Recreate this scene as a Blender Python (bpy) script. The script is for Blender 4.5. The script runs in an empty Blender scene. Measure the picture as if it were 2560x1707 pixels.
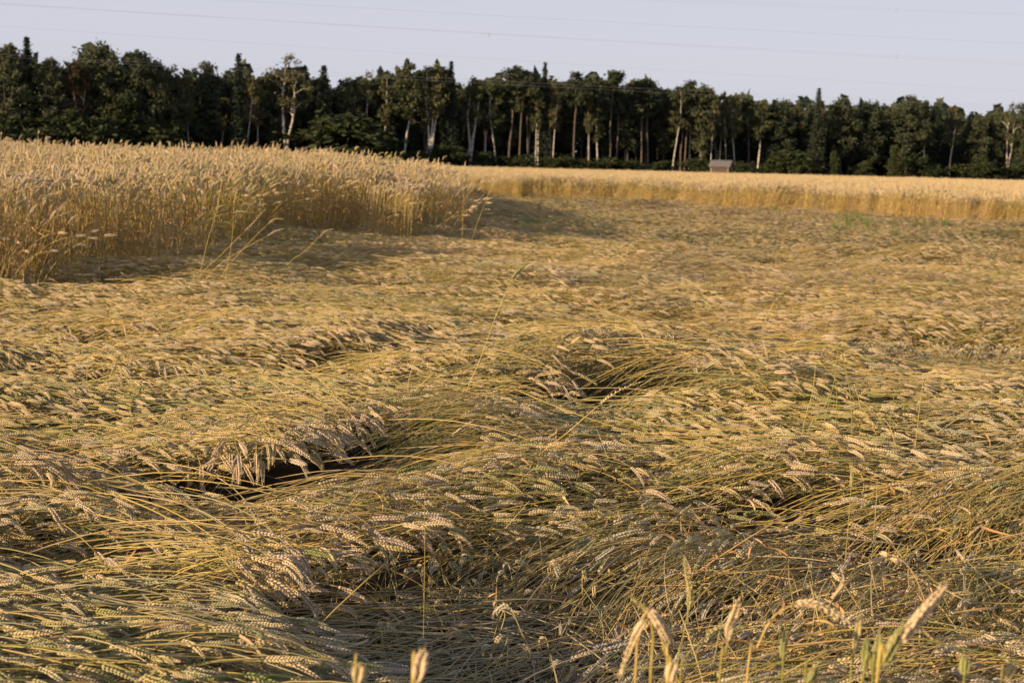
import bpy, math, random
import numpy as np
from mathutils import Matrix, Vector

S = bpy.context.scene
COL = S.collection
RNG = np.random.default_rng(7)
random.seed(7)
rad = math.radians

# ---------------------------------------------------------------- camera
CAM_H, F_PX, PITCH, ROLL = 1.35, 3555.6, rad(7.1), rad(1.43)   # F_PX: focal length in pixels of the 2560 px photo
cam_data = bpy.data.cameras.new('camera')
cam_data.lens, cam_data.sensor_width = 50.0, 36.0
cam_data.clip_start, cam_data.clip_end = 0.05, 6000
cam_data.dof.use_dof = True
cam_data.dof.focus_distance = 4.9
cam_data.dof.aperture_fstop = 7.0
cam = bpy.data.objects.new('camera', cam_data); COL.objects.link(cam)
FWD = Vector((0, math.cos(PITCH), -math.sin(PITCH)))
R0, U0 = Vector((1, 0, 0)), Vector((0, math.sin(PITCH), math.cos(PITCH)))
RIGHT = R0*math.cos(ROLL) + U0*math.sin(ROLL)
UP = -R0*math.sin(ROLL) + U0*math.cos(ROLL)
M3 = Matrix((RIGHT, UP, -FWD)).transposed()
cam.matrix_world = Matrix.Translation((0, 0, CAM_H)) @ M3.to_4x4()
S.camera = cam

# ---------------------------------------------------------------- sky, sun, exposure
SUN_EL = rad(14)
SUN_AZ = (-0.82, -0.57)                        # plan direction towards the sun: from behind, to the left
world = bpy.data.worlds.new('World'); S.world = world; world.use_nodes = True
nt = world.node_tree; nt.nodes.clear()
wo = nt.nodes.new('ShaderNodeOutputWorld'); bg = nt.nodes.new('ShaderNodeBackground')
sky = nt.nodes.new('ShaderNodeTexSky'); sky.sky_type = 'NISHITA'; sky.sun_disc = False
sky.sun_elevation = SUN_EL; sky.sun_rotation = math.atan2(SUN_AZ[0], SUN_AZ[1])
sky.air_density = 1.0; sky.dust_density = 2.0; sky.ozone_density = 2.0
mixs = nt.nodes.new('ShaderNodeMix'); mixs.data_type = 'RGBA'
tcw = nt.nodes.new('ShaderNodeTexCoord'); sxyz = nt.nodes.new('ShaderNodeSeparateXYZ'); mr = nt.nodes.new('ShaderNodeMapRange'); mr.interpolation_type = 'SMOOTHSTEP'
mr.inputs['From Min'].default_value = .05; mr.inputs['From Max'].default_value = .85; mr.inputs['To Min'].default_value = .87; mr.inputs['To Max'].default_value = .18
nt.links.new(tcw.outputs['Generated'], sxyz.inputs[0]); nt.links.new(sxyz.outputs[2], mr.inputs['Value']); nt.links.new(mr.outputs[0], mixs.inputs[0])   # haze thick at the horizon, thin overhead
mixs.inputs[7].default_value = (4.38, 4.33, 4.93, 1)
bg.inputs[1].default_value = 0.1
nt.links.new(sky.outputs[0], mixs.inputs[6]); nt.links.new(mixs.outputs[2], bg.inputs[0]); nt.links.new(bg.outputs[0], wo.inputs[0])
sd = bpy.data.lights.new('sun', 'SUN'); sd.energy = 5.0; sd.angle = rad(0.6); sd.color = (1.0, 0.74, 0.455)
sun = bpy.data.objects.new('sun', sd); COL.objects.link(sun)
_h = math.hypot(*SUN_AZ)
SUN_DIR = Vector((SUN_AZ[0]/_h*math.cos(SUN_EL), SUN_AZ[1]/_h*math.cos(SUN_EL), math.sin(SUN_EL)))
sun.rotation_euler = SUN_DIR.to_track_quat('Z', 'Y').to_euler(); sun.location = SUN_DIR*50
S.view_settings.view_transform = 'Standard'; S.view_settings.look = 'None'
S.view_settings.exposure = 0.62; S.view_settings.gamma = 1.0; S.view_settings.use_curve_mapping = False
S.cycles.max_bounces = 5; S.cycles.diffuse_bounces = 2; S.cycles.glossy_bounces = 2
S.cycles.transparent_max_bounces = 4
S.cycles.use_denoising = True
S.cycles.denoising_input_passes = 'RGB_ALBEDO_NORMAL'; S.cycles.denoising_prefilter = 'ACCURATE'
S.cycles.use_adaptive_sampling = False

# ---------------------------------------------------------------- noise + photo geometry helpers
def vnoise(x, y, s, seed=0):
    """smooth value noise in [-1, 1], cell size s"""
    x = np.asarray(x, float)/s + 1000.3 + seed*17.17; y = np.asarray(y, float)/s + 1000.7 + seed*31.3
    xi, yi = np.floor(x).astype(np.int64), np.floor(y).astype(np.int64)
    fx, fy = x-xi, y-yi
    fx, fy = fx*fx*(3-2*fx), fy*fy*(3-2*fy)
    def h(a, b):
        n = (a*374761393 + b*668265263 + seed*974711) & 0x7fffffff
        n = ((n ^ (n >> 13))*1274126177) & 0x7fffffff
        return ((n ^ (n >> 16)) & 0xffff)/32767.5 - 1
    return (h(xi, yi)*(1-fx)+h(xi+1, yi)*fx)*(1-fy) + (h(xi, yi+1)*(1-fx)+h(xi+1, yi+1)*fx)*fy

def sstep(t):
    t = np.clip(t, 0, 1); return t*t*(3-2*t)

def ground_z(x, y):
    x, y = np.asarray(x, float), np.asarray(y, float)
    a = sstep((y-3)/22); b = sstep((3-x)/7)
    a = a*(1-sstep((y-23)/20))
    return .46*a*b + .02*vnoise(x, y, 2.5, 3)

def ray(px, py):
    u, v = (px-1280)/F_PX, (853.5-py)/F_PX
    return RIGHT*u + UP*v + FWD
def at_depth(px, py, d):
    """world point seen at photo pixel (px, py), d metres ahead (world y)"""
    r = ray(px, py); return Vector((0, 0, CAM_H)) + r*(d/r.y)
def on_layer(px, py, h=.3):
    """world point where the ray through (px, py) meets the ground raised by h"""
    r = ray(px, py); d = 8.0
    for _ in range(40):
        p = Vector((0, 0, CAM_H)) + r*(d/r.y)
        gz = float(ground_z(p.x, p.y))+h
        slope = r.z/r.y
        dn = (gz-CAM_H)/slope if slope < -1e-4 else 400
        d = .5*d + .5*min(max(dn, 1.2), 400)
    return Vector((0, 0, CAM_H)) + r*(d/r.y)
def project(P):
    P = np.asarray(P, float) - np.array((0, 0, CAM_H))
    z = P @ np.array(FWD); u = P @ np.array(RIGHT); v = P @ np.array(UP)
    return 1280+u/z*F_PX, 853.5-v/z*F_PX, z

# ---------------------------------------------------------------- mesh helpers
class Geo:
    def __init__(s): s.v, s.f, s.m, s.n = [], [], [], 0
    def add(s, v, f, mi=0):
        v = np.asarray(v, float).reshape(-1, 3); f = np.asarray(f, np.int64).reshape(-1, 3)
        s.v.append(v); s.f.append(f+s.n); s.m.append(np.full(len(f), mi)); s.n += len(v)
    def merge(s, o, mat=None, mi=None):
        if not o.v: return
        v = np.concatenate(o.v); f = np.concatenate(o.f); m = np.concatenate(o.m)
        if mat is not None: v = v @ mat[:3, :3].T + mat[:3, 3]
        s.v.append(v); s.f.append(f+s.n); s.m.append(m if mi is None else np.full(len(f), mi)); s.n += len(v)
    def mesh(s, name, mats, smooth=True):
        v = np.concatenate(s.v).astype(np.float32); f = np.concatenate(s.f).astype(np.int32); m = np.concatenate(s.m).astype(np.int32)
        me = bpy.data.meshes.new(name)
        me.vertices.add(len(v)); me.vertices.foreach_set('co', v.ravel())
        me.loops.add(len(f)*3); me.loops.foreach_set('vertex_index', f.ravel())
        me.polygons.add(len(f)); me.polygons.foreach_set('loop_start', np.arange(0, len(f)*3, 3, dtype=np.int32))
        me.polygons.foreach_set('material_index', m)
        me.polygons.foreach_set('use_smooth', np.full(len(f), smooth))
        for k in mats: me.materials.append(k)
        me.update(calc_edges=True); me.validate()
        return me

def frames(P, ref=(0.13, 0.21, 0.97)):
    P = np.asarray(P, float); T = np.gradient(P, axis=0); T /= np.linalg.norm(T, axis=1)[:, None]+1e-12
    n1 = np.cross(T, np.asarray(ref)); bad = np.linalg.norm(n1, axis=1) < .15
    if bad.any(): n1 = np.cross(T, (0.1, 1, 0.2))
    n1 /= np.linalg.norm(n1, axis=1)[:, None]+1e-12
    return T, n1, np.cross(n1, T)
def tube(g, P, r, sides=4, mi=0, ref=(0.13, 0.21, 0.97)):
    P = np.asarray(P, float); T, a, b = frames(P, ref); n = len(P); r = np.broadcast_to(np.asarray(r, float), (n,))
    th = np.arange(sides)*2*np.pi/sides
    V = P[:, None] + r[:, None, None]*(np.cos(th)[None, :, None]*a[:, None]+np.sin(th)[None, :, None]*b[:, None])
    f = []
    for i in range(n-1):
        for k in range(sides):
            q, w = i*sides+k, i*sides+(k+1) % sides
            f += [(q, w, w+sides), (q, w+sides, q+sides)]
    V = V.reshape(-1, 3)
    for i0, c in ((0, P[0]), ((n-1)*sides, P[-1])):
        V = np.vstack([V, c]); ci = len(V)-1
        f += [(i0+k, i0+(k+1) % sides, ci) for k in range(sides)]
    g.add(V, f, mi)
def ribbon(g, P, w, twist=0., mi=0, ref=(0.1, 0.2, 1)):
    P = np.asarray(P, float); T, a, b = frames(P, ref); n = len(P); w = np.asarray(w, float)
    t = np.linspace(0, twist, n)
    side = a*np.cos(t)[:, None] + b*np.sin(t)[:, None]
    up = np.cross(side, T)
    V = np.stack([P-side*w[:, None]/2+up*w[:, None]*.18, P, P+side*w[:, None]/2+up*w[:, None]*.18], 1).reshape(-1, 3)
    f = []
    for i in range(n-1):
        for k in (0, 1):
            q = i*3+k; f += [(q, q+1, q+4), (q, q+4, q+3)]
    g.add(V, f, mi)

# spindle template for one floret
def _spindle(sides=5):
    V = [(0, 0, 0)]
    for z, r in ((.16, .85), (.48, 1.0)):
        V += [(r*math.cos(k*2*math.pi/sides), r*math.sin(k*2*math.pi/sides), z) for k in range(sides)]
    V.append((0, 0, 1)); f = []
    for k in range(sides):
        k2 = (k+1) % sides
        f += [(0, 1+k2, 1+k), (1+k, 1+k2, 1+sides+k2), (1+k, 1+sides+k2, 1+sides+k), (1+sides+k, 1+sides+k2, 1+2*sides)]
    return np.array(V), np.array(f)
SPV, SPF = _spindle(5)
SPV4, SPF4 = _spindle(4)
def ear(g, P, rng, mi=1, n=20, scale=1.0, roll=0., florets=2):
    """a wheat ear along the curve P: two ranks of spikelets, each a small fan of florets"""
    P = np.asarray(P, float); L = np.linalg.norm(np.diff(P, axis=0), axis=1).sum()
    T, a, b = frames(P); u = np.linspace(0, 1, len(P))
    c, s_ = math.cos(roll), math.sin(roll); a, b = a*c+b*s_, b*c-a*s_
    tube(g, P, .0012*scale, 3, mi)
    sv, sf = (SPV, SPF) if florets > 1 else (SPV4, SPF4)
    for i in range(n+1):
        t = (i+.2)/(n+1)*.93
        at = lambda A: np.array([np.interp(t, u, A[:, k]) for k in range(3)])
        p, tt, n1, n2 = at(P), at(T), at(a), at(b)
        tt /= np.linalg.norm(tt)
        side = (1 if i % 2 else -1) if i < n else 0
        tp = (.62+.38*math.sin(math.pi*min(1, t*1.25+.12)))*(1.0 if t < .7 else 1-.45*(t-.7)/.3)
        for k in range(florets):
            fan = 0 if florets == 1 else (k-(florets-1)/2)
            d = tt*1.0 + n1*side*(.42+.08*rng.normal()) + n2*(fan*.40+.06*rng.normal())
            d /= np.linalg.norm(d)
            e1 = np.cross(d, n2); e1 /= np.linalg.norm(e1)+1e-9; e2 = np.cross(d, e1)
            ln = .0142*scale*tp*rng.uniform(.9, 1.12)*(1.5 if florets == 1 else 1)
            r = .0022*scale*tp*(1.5 if florets == 1 else 1)
            o = p + n1*side*.0018*scale + n2*fan*.0027*scale
            V = o + sv[:, 2:3]*d*ln + sv[:, 0:1]*e1*r + sv[:, 1:2]*e2*r
            g.add(V, sf, mi)
            if florets > 1 and t > .72 and rng.random() < .45:       # short beard at the tip
                q = o+d*ln; e = q+(d+.2*rng.normal(size=3))*.009*scale
                g.add([q-e2*.0004, q+e2*.0004, e], [(0, 1, 2)], mi)

def curve(P, n):
    """Catmull-Rom through the points P, n samples"""
    P = np.asarray(P, float); P = np.vstack([2*P[0]-P[1], P, 2*P[-1]-P[-2]])
    m = len(P)-3; out = []
    for t in np.linspace(0, m-1e-6, n):
        i = int(t); f = t-i; p0, p1, p2, p3 = P[i:i+4]
        out.append(.5*((2*p1)+(-p0+p2)*f+(2*p0-5*p1+4*p2-p3)*f*f+(-p0+3*p1-3*p2+p3)*f**3))
    return np.array(out)

# ---------------------------------------------------------------- materials
def new_mat(name):
    m = bpy.data.materials.new(name); m.use_nodes = True
    t = m.node_tree; return m, t, t.nodes['Principled BSDF']
def ramp(t, stops, src):
    r = t.nodes.new('ShaderNodeValToRGB'); e = r.color_ramp.elements
    while len(e) > 1: e.remove(e[-1])
    e[0].position = stops[0][0]; e[0].color = (*stops[0][1], 1)
    for p, c in stops[1:]:
        k = e.new(p); k.color = (*c, 1)
    t.links.new(src, r.inputs[0]); return r.outputs[0]
def straw_mat(name, stops, attr, rough=.6, grey=(.34, .32, .27), nscale=60., namt=.35, spec=.25):
    m, t, b = new_mat(name); N, L = t.nodes.new, t.links.new
    at = N('ShaderNodeAttribute'); at.attribute_type = 'INSTANCER'; at.attribute_name = attr
    gr = N('ShaderNodeAttribute'); gr.attribute_type = 'INSTANCER'; gr.attribute_name = 'grey'
    tc = N('ShaderNodeTexCoord'); no = N('ShaderNodeTexNoise'); no.inputs['Scale'].default_value = nscale; no.inputs['Detail'].default_value = 2
    L(tc.outputs['Object'], no.inputs['Vector'])
    ad = N('ShaderNodeMath'); ad.operation = 'MULTIPLY_ADD'; ad.inputs[1].default_value = namt; L(no.outputs['Fac'], ad.inputs[0])
    ad2 = N('ShaderNodeMath'); ad2.operation = 'ADD'; ad2.inputs[1].default_value = -namt/2
    L(at.outputs['Fac'], ad2.inputs[0]); L(ad2.outputs[0], ad.inputs[2])
    col = ramp(t, stops, ad.outputs[0])
    mx = N('ShaderNodeMix'); mx.data_type = 'RGBA'; mx.inputs[7].default_value = (*grey, 1)
    L(gr.outputs['Fac'], mx.inputs[0]); L(col, mx.inputs[6]); L(mx.outputs[2], b.inputs['Base Color'])
    b.inputs['Roughness'].default_value = rough; b.inputs['Specular IOR Level'].default_value = spec
    return m
EAR = straw_mat('wheat_ear', [(0, (.23, .25, .085)), (.25, (.38, .34, .13)), (.55, (.57, .44, .215)), (.8, (.63, .48, .285)), (1, (.50, .38, .27))], 'tint', .65, (.40, .38, .33), 120., .3)
STEM = straw_mat('wheat_stem', [(0, (.13, .17, .035)), (.25, (.29, .25, .055)), (.5, (.45, .33, .075)), (.8, (.53, .37, .115)), (1, (.42, .25, .09))], 'hue', .45, (.36, .32, .25), 6., .3, .4)
LEAF = straw_mat('dry_blade', [(0, (.22, .20, .07)), (.3, (.42, .27, .10)), (.65, (.46, .23, .08)), (1, (.52, .38, .22))], 'hue', .6, (.40, .33, .25), 20., .3)
MATS3 = [STEM, EAR, LEAF]

def noise_mat(name, stops, scale, rough=.9, coord='Object', detail=5, bump=0., bscale=None, stretch=None):
    m, t, b = new_mat(name); N, L = t.nodes.new, t.links.new
    tc = N('ShaderNodeTexCoord'); mp = N('ShaderNodeMapping'); L(tc.outputs[coord], mp.inputs[0])
    if stretch: mp.inputs['Scale'].default_value = stretch
    no = N('ShaderNodeTexNoise'); no.inputs['Scale'].default_value = scale; no.inputs['Detail'].default_value = detail
    L(mp.outputs[0], no.inputs['Vector'])
    L(ramp(t, stops, no.outputs['Fac']), b.inputs['Base Color']); b.inputs['Roughness'].default_value = rough
    b.inputs['Specular IOR Level'].default_value = .2
    if bump:
        bp = N('ShaderNodeBump'); bp.inputs['Strength'].default_value = bump
        n2 = N('ShaderNodeTexNoise'); n2.inputs['Scale'].default_value = bscale or scale*4; L(mp.outputs[0], n2.inputs['Vector'])
        L(n2.outputs['Fac'], bp.inputs['Height']); L(bp.outputs[0], b.inputs['Normal'])
    return m
def leaf_mat(name, a, bcol, c):
    m, t, b = new_mat(name); N, L = t.nodes.new, t.links.new
    oi = N('ShaderNodeObjectInfo'); tc = N('ShaderNodeTexCoord'); no = N('ShaderNodeTexNoise'); no.inputs['Scale'].default_value = .9
    L(tc.outputs['Object'], no.inputs['Vector'])
    ad = N('ShaderNodeMath'); ad.operation = 'MULTIPLY_ADD'; ad.inputs[1].default_value = .6
    L(oi.outputs['Random'], ad.inputs[0]); mm = N('ShaderNodeMath'); mm.operation = 'MULTIPLY'; mm.inputs[1].default_value = .5
    L(no.outputs['Fac'], mm.inputs[0]); L(mm.outputs[0], ad.inputs[2])
    L(ramp(t, [(.1, a), (.5, bcol), (.95, c)], ad.outputs[0]), b.inputs['Base Color'])
    b.inputs['Roughness'].default_value = .75; b.inputs['Specular IOR Level'].default_value = .15
    return m
SOIL = noise_mat('field_soil', [(.3, (.025, .017, .010)), (.5, (.055, .036, .020)), (.7, (.10, .066, .034))], 9., bump=.5, bscale=60)
CROP = noise_mat('crop_top', [(.3, (.44, .29, .115)), (.5, (.58, .40, .175)), (.7, (.66, .47, .22))], 1.2, detail=8, stretch=(1, .25, 1))
BIRCH_LEAF = leaf_mat('birch_leaf', (.048, .060, .026), (.076, .080, .034), (.110, .10, .045))
DARK_LEAF = leaf_mat('broad_leaf', (.034, .046, .026), (.055, .064, .034), (.076, .080, .040))
PINE_LEAF = leaf_mat('pine_needle', (.034, .046, .027), (.050, .060, .032), (.066, .072, .036))
SPRUCE_LEAF = leaf_mat('spruce_needle', (.020, .030, .021), (.030, .040, .026), (.042, .050, .030))
RUSTY_LEAF = leaf_mat('rusty_leaf', (.05, .042, .018), (.075, .05, .024), (.09, .055, .03))
SHRUB_LEAF = leaf_mat('shrub_leaf', (.024, .034, .013), (.034, .044, .016), (.050, .056, .02))
BIRCH_BARK = noise_mat('birch_bark', [(.36, (.06, .05, .045)), (.44, (.40, .35, .31)), (.7, (.58, .52, .46))], 1.6, .7, stretch=(1, 1, 2.2))
PINE_BARK = noise_mat('pine_bark', [(.3, (.07, .055, .046)), (.7, (.15, .115, .095))], 3., .9)
DARK_BARK = noise_mat('dark_bark', [(.3, (.035, .030, .026)), (.7, (.085, .07, .06))], 3., .9)
WEED = noise_mat('weed_blade', [(.3, (.06, .10, .025)), (.7, (.13, .17, .05))], 8.)
PETAL = noise_mat('blue_petal', [(.3, (.06, .07, .42)), (.7, (.11, .12, .60))], 30.)

def link(o, parent=None):
    COL.objects.link(o)
    if parent: o.parent = parent
    return o
def obj(name, me, parent=None, **props):
    o = bpy.data.objects.new(name, me)
    for k, v in props.items(): o[k] = v
    return link(o, parent)
def thing(name, label, cat, loc=(0, 0, 0), group=None):
    o = bpy.data.objects.new(name, None); o.empty_display_size = .1; o.location = loc
    o['label'] = label; o['category'] = cat
    if group: o['group'] = group
    return link(o)

# ================================================================ THE GROUND
def grid(xs, ys, zf):
    X, Y = np.meshgrid(xs, ys); V = np.stack([X, Y, zf(X, Y)], -1).reshape(-1, 3)
    nx, ny = len(xs), len(ys); i = (np.arange(ny-1)[:, None]*nx+np.arange(nx-1)[None]).ravel()
    f = np.concatenate([np.stack([i, i+1, i+nx+1], 1), np.stack([i, i+nx+1, i+nx], 1)])
    return V, f
g = Geo()
xs = np.concatenate([[-3000, -1200, -500, -250, -120, -60], np.arange(-40, 40.1, .8), [60, 120, 250, 500, 1200, 3000]])
ys = np.concatenate([[-400, -100, -30, -8], np.arange(-2, 62, .8), [80, 120, 180, 260, 400, 800, 1600, 3200]])
g.add(*grid(xs, ys, lambda x, y: ground_z(x, y)))
obj('ground', g.mesh('ground', [SOIL]), kind='structure', label='bare brown soil of the grain field under the crop')

# ================================================================ FIELD OUTLINES (measured on the photo, then laid on the ground)
def poly_dist(P, pts, closed=True):
    """inside mask + distance to the outline"""
    P = np.asarray(P, float); pts = np.asarray(pts, float); n = len(pts)
    ins = np.zeros(len(P), bool); dist = np.full(len(P), 1e9)
    for i in range(n):
        a, b = pts[i], pts[(i+1) % n]
        if closed or i < n-1:
            ab = b-a; t = np.clip(((P-a) @ ab)/(ab @ ab), 0, 1); q = a+t[:, None]*ab
            dist = np.minimum(dist, np.linalg.norm(P-q, axis=1))
        c = ((a[1] > P[:, 1]) != (b[1] > P[:, 1])) & (P[:, 0] < (b[0]-a[0])*(P[:, 1]-a[1])/(b[1]-a[1]+1e-12)+a[0])
        ins ^= c
    return ins, dist
edge_px = [(-420, 700), (-200, 696), (0, 682), (250, 672), (430, 664), (540, 638), (600, 604), (680, 572), (780, 560), (870, 568), (940, 588), (1030, 590), (1120, 584), (1185, 568)]
LEFT_EDGE = [on_layer(*p).xy for p in edge_px]
_e = LEFT_EDGE[-1]
LEFT_POLY = np.array([(-11, LEFT_EDGE[0].y)] + [tuple(p) for p in LEFT_EDGE] + [(_e.x-.25, _e.y+3), (-1.4, 30), (-3.2, 66), (-60, 66), (-60, 14)])
far_px = [(1000, 478), (1200, 492), (1500, 502), (1800, 518), (2100, 532), (2300, 547), (2560, 562), (2760, 570)]
FAR_EDGE = [on_layer(*p).xy for p in far_px]
FAR_EDGE = [(-6, FAR_EDGE[0].y+16)] + [tuple(p) for p in FAR_EDGE] + [(60, FAR_EDGE[-1].y-2)]
FAR_POLY = np.array(FAR_EDGE + [(150, 40), (150, 232), (-140, 232), (-60, 90), (-10, 72)])

# ================================================================ LODGED CANOPY SHAPE
def feat(px, py, h=.3): return on_layer(px, py, h).xy
#            centre pixel   rx   ry   height  (metres)
FEATS = [
         ((1150, 1230), .4, .2, .05),
         ((1890, 965), .32, .24, .11), ((1960, 900), .32, .28, -.22),
         ((2080, 900), .30, .22, .10), ((2380, 855), .95, .40, -.20), ((2300, 930), .6, .3, .06),
         ((1330, 1480), .50, .42, -.15), ((1200, 1640), .45, .30, -.10), ((1250, 1300), .3, .2, -.08), ((2080, 1330), .18, .26, -.18), ((1820, 1290), .3, .2, .06), ((2300, 1320), .4, .3, .06),
         ((990, 650), 1.2, .4, -.14), ((330, 700), .9, .5, -.14), ((1700, 800), .8, .35, -.12),
         ((1250, 1120), .45, .20, -.09), ((2480, 1160), .35, .3, -.10), ((1680, 1440), .30, .15, -.10), ((150, 1370), .4, .12, -.08), ((330, 1190), .4, .15, -.06),
         ((1600, 515), 1.6, 1.2, .14), ((1780, 505), 1.5, 1.5, .12), ((1850, 540), 1.6, 1.1, -.10)]
FEATS = [(feat(*p, .16 if a < -.2 else .24 if a < 0 else .34), rx, ry, a*1.25) for p, rx, ry, a in FEATS]
#  overhanging rims, left to right: photo pixels of the lip, height of the lip, drop in front, how far the low ground reaches, lift behind
RIMS = [([(600, 1387), (690, 1352), (770, 1312), (860, 1279), (950, 1265), (1030, 1252), (1100, 1222), (1150, 1182)], .39, .33, .50, .07),
        ([(480, 1051), (570, 1086), (650, 1096), (740, 1086), (820, 1071), (860, 1026), (940, 996), (1010, 979), (1080, 981)], .39, .26, .36, .08),
        ([(1345, 905), (1425, 868), (1505, 846), (1595, 838), (1675, 848), (1735, 872), (1785, 905)], .46, .38, .95, .15),
        ([(1840, 870), (1900, 855), (1960, 850), (2030, 855), (2080, 880)], .38, .30, .70, .06),
        ([(2230, 813), (2320, 817), (2400, 810), (2480, 817), (2580, 843)], .36, .22, .7, .04),
        ([(1990, 1250), (2050, 1250), (2110, 1235), (2170, 1200)], .34, .17, .30, .03),
        ([(1290, 682), (1340, 672), (1400, 684), (1480, 682), (1560, 694), (1640, 717)], .36, .20, .8, .03),
        ([(120, 780), (220, 772), (320, 782), (420, 800)], .34, .14, .7, .02), ([(860, 660), (960, 655), (1060, 668)], .36, .18, .9, .03), ([(1740, 790), (1840, 800), (1930, 830)], .35, .16, .6, .03),
        ([(1380, 1160), (1500, 1150), (1620, 1165), (1700, 1190)], .33, .12, .25, .02), ([(80, 1380), (170, 1370), (260, 1385)], .32, .12, .22, .02), ([(560, 1245), (660, 1235), (760, 1250)], .32, .10, .2, .02),
        ([(1560, 1415), (1660, 1405), (1740, 1385)], .31, .13, .28, .02), ([(300, 905), (420, 895), (540, 905)], .33, .11, .4, .02), ([(1900, 660), (2020, 655), (2140, 665)], .34, .13, .9, .02), ([(2180, 1120), (2300, 1110), (2420, 1125)], .32, .10, .3, .02)]
for _ in range(16):                                        # small torn places all over the mat
    u, v, w, q = random.uniform(0, 2500), random.uniform(720, 1330)+random.uniform(0, 1)*60, random.uniform(40, 110), random.uniform(-.35, .35)
    RIMS.append(([(u-w, v+q*w), (u-w*.3, v-10), (u+w*.4, v-8), (u+w, v-q*w)], .34, random.uniform(.08, .14), random.uniform(.25, .5), .04))
RIMS = [(np.array([tuple(on_layer(*p, h).xy) for p in P]), h, dr, fd, lf) for P, h, dr, fd, lf in RIMS]
def rim_dist(x, y, L):
    """signed distance to the lip (positive in front of it) and a taper that fades at both ends"""
    x, y = np.asarray(x, float), np.asarray(y, float); best = np.full(x.shape, 1e9); sg = np.zeros(x.shape); tt = np.zeros(x.shape); n = len(L)-1
    for i in range(n):
        a, b = L[i], L[i+1]; d = b-a; l2 = d @ d; t = np.clip(((x-a[0])*d[0]+(y-a[1])*d[1])/l2, 0, 1)
        ex, ey = x-a[0]-t*d[0], y-a[1]-t*d[1]; q = np.hypot(ex, ey); m = q < best
        best = np.where(m, q, best); sg = np.where(m, np.where(d[0]*ey-d[1]*ex < 0, 1, -1), sg); tt = np.where(m, (i+t)/n, tt)
    return best*sg+.045*vnoise(x, y, .16, 61)+.03*vnoise(x, y, .07, 62), np.clip(np.minimum(tt, 1-tt)*5, 0, 1)
def canopy(x, y, rims=True):
    h = ground_z(x, y) + .29 + .085*vnoise(x*.55, y*1.2, .62, 11) + .04*vnoise(x*.7, y, .27, 12) + .07*vnoise(x, y*1.3, 2.1, 13)
    for c, rx, ry, a in FEATS:
        h = h + a*np.exp(-((x-c.x)/rx)**2-((y-c.y)/ry)**2)
    if rims:
        for L, hr, dr, fd, lf in RIMS:
            s, k = rim_dist(x, y, L)
            h = h + k*np.where(s > 0, -dr*np.exp(-(np.maximum(s, 0)/fd)**2), lf*np.exp(-np.maximum(-s, 0)/.25))
    m = np.asarray(y) > 22                                # the mat piles up against the far standing crop
    if np.any(m):
        q = np.interp(x, FAR_POLY[:9, 0], FAR_POLY[:9, 1])-y; h = h+np.where(m, .07*np.exp(-(np.clip(q, 0, 9)/1.6)**2)*(1+.5*vnoise(x, y, 1.1, 14)), 0)
    return np.maximum(h, ground_z(x, y)+.05)
def in_cavity(x, y, z):
    """inside the empty space under an overhanging lip"""
    m = np.zeros(np.shape(x), bool); g0 = ground_z(x, y)
    for L, hr, dr, fd, lf in RIMS:
        s, k = rim_dist(x, y, L); sc = min(1, dr/.2)
        m |= (k > .3) & (((s > -.20*sc) & (s <= 0) & (z < g0+hr-.075)) | ((s > 0) & (s < .16*sc) & (z > g0+.05)))
    return m
#  flow: centre pixel, rx, ry, degrees, weight
FLOWS = [((1400, 1500), .6, .55, 52, 2.2), ((1900, 1560), .8, .5, 36, 2.), ((2300, 1380), .8, .6, 30, 1.6), ((2150, 1260), .5, .4, 42, 1.6), ((1500, 1300), .8, .5, 22, 1.2),
         ((590, 1120), .42, .24, -68, 2.6), ((770, 1060), .30, .17, -78, 2.6), ((900, 1130), .25, .25, 35, 1.4), ((300, 1500), 1.0, .8, -12, 1.), ((850, 1500), .5, .2, -8, 1.),
         ((1560, 880), .5, .2, -45, 1.8), ((1750, 980), .45, .3, -35, 1.6), ((1960, 960), .3, .3, 60, 1.6), ((2380, 860), .9, .4, 75, 1.5), ((1120, 1030), .4, .3, 40, 1.3),
         ((150, 850), 2.0, 2.0, -20, 1.), ((1000, 850), 2.5, 2., -14, 1.), ((2000, 1120), 1.2, .7, 4, 1.)]
FLOWS = [(feat(*p), rx, ry, a, w) for p, rx, ry, a, w in FLOWS]
def flow(x, y):
    cx = np.full(np.shape(x), .6*math.cos(rad(2))); sy = np.full(np.shape(x), .6*math.sin(rad(2)))
    for c, rx, ry, a, w in FLOWS:
        k = w*np.exp(-((x-c.x)/rx)**2-((y-c.y)/ry)**2)
        cx = cx+k*math.cos(rad(a)); sy = sy+k*math.sin(rad(a))
    return np.arctan2(sy, cx) + rad(20)*vnoise(x, y, .9, 21) + rad(12)*(1+.8*sstep((x/np.maximum(y, 1)+.05)*6))*vnoise(x, y, .32, 22)
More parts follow.
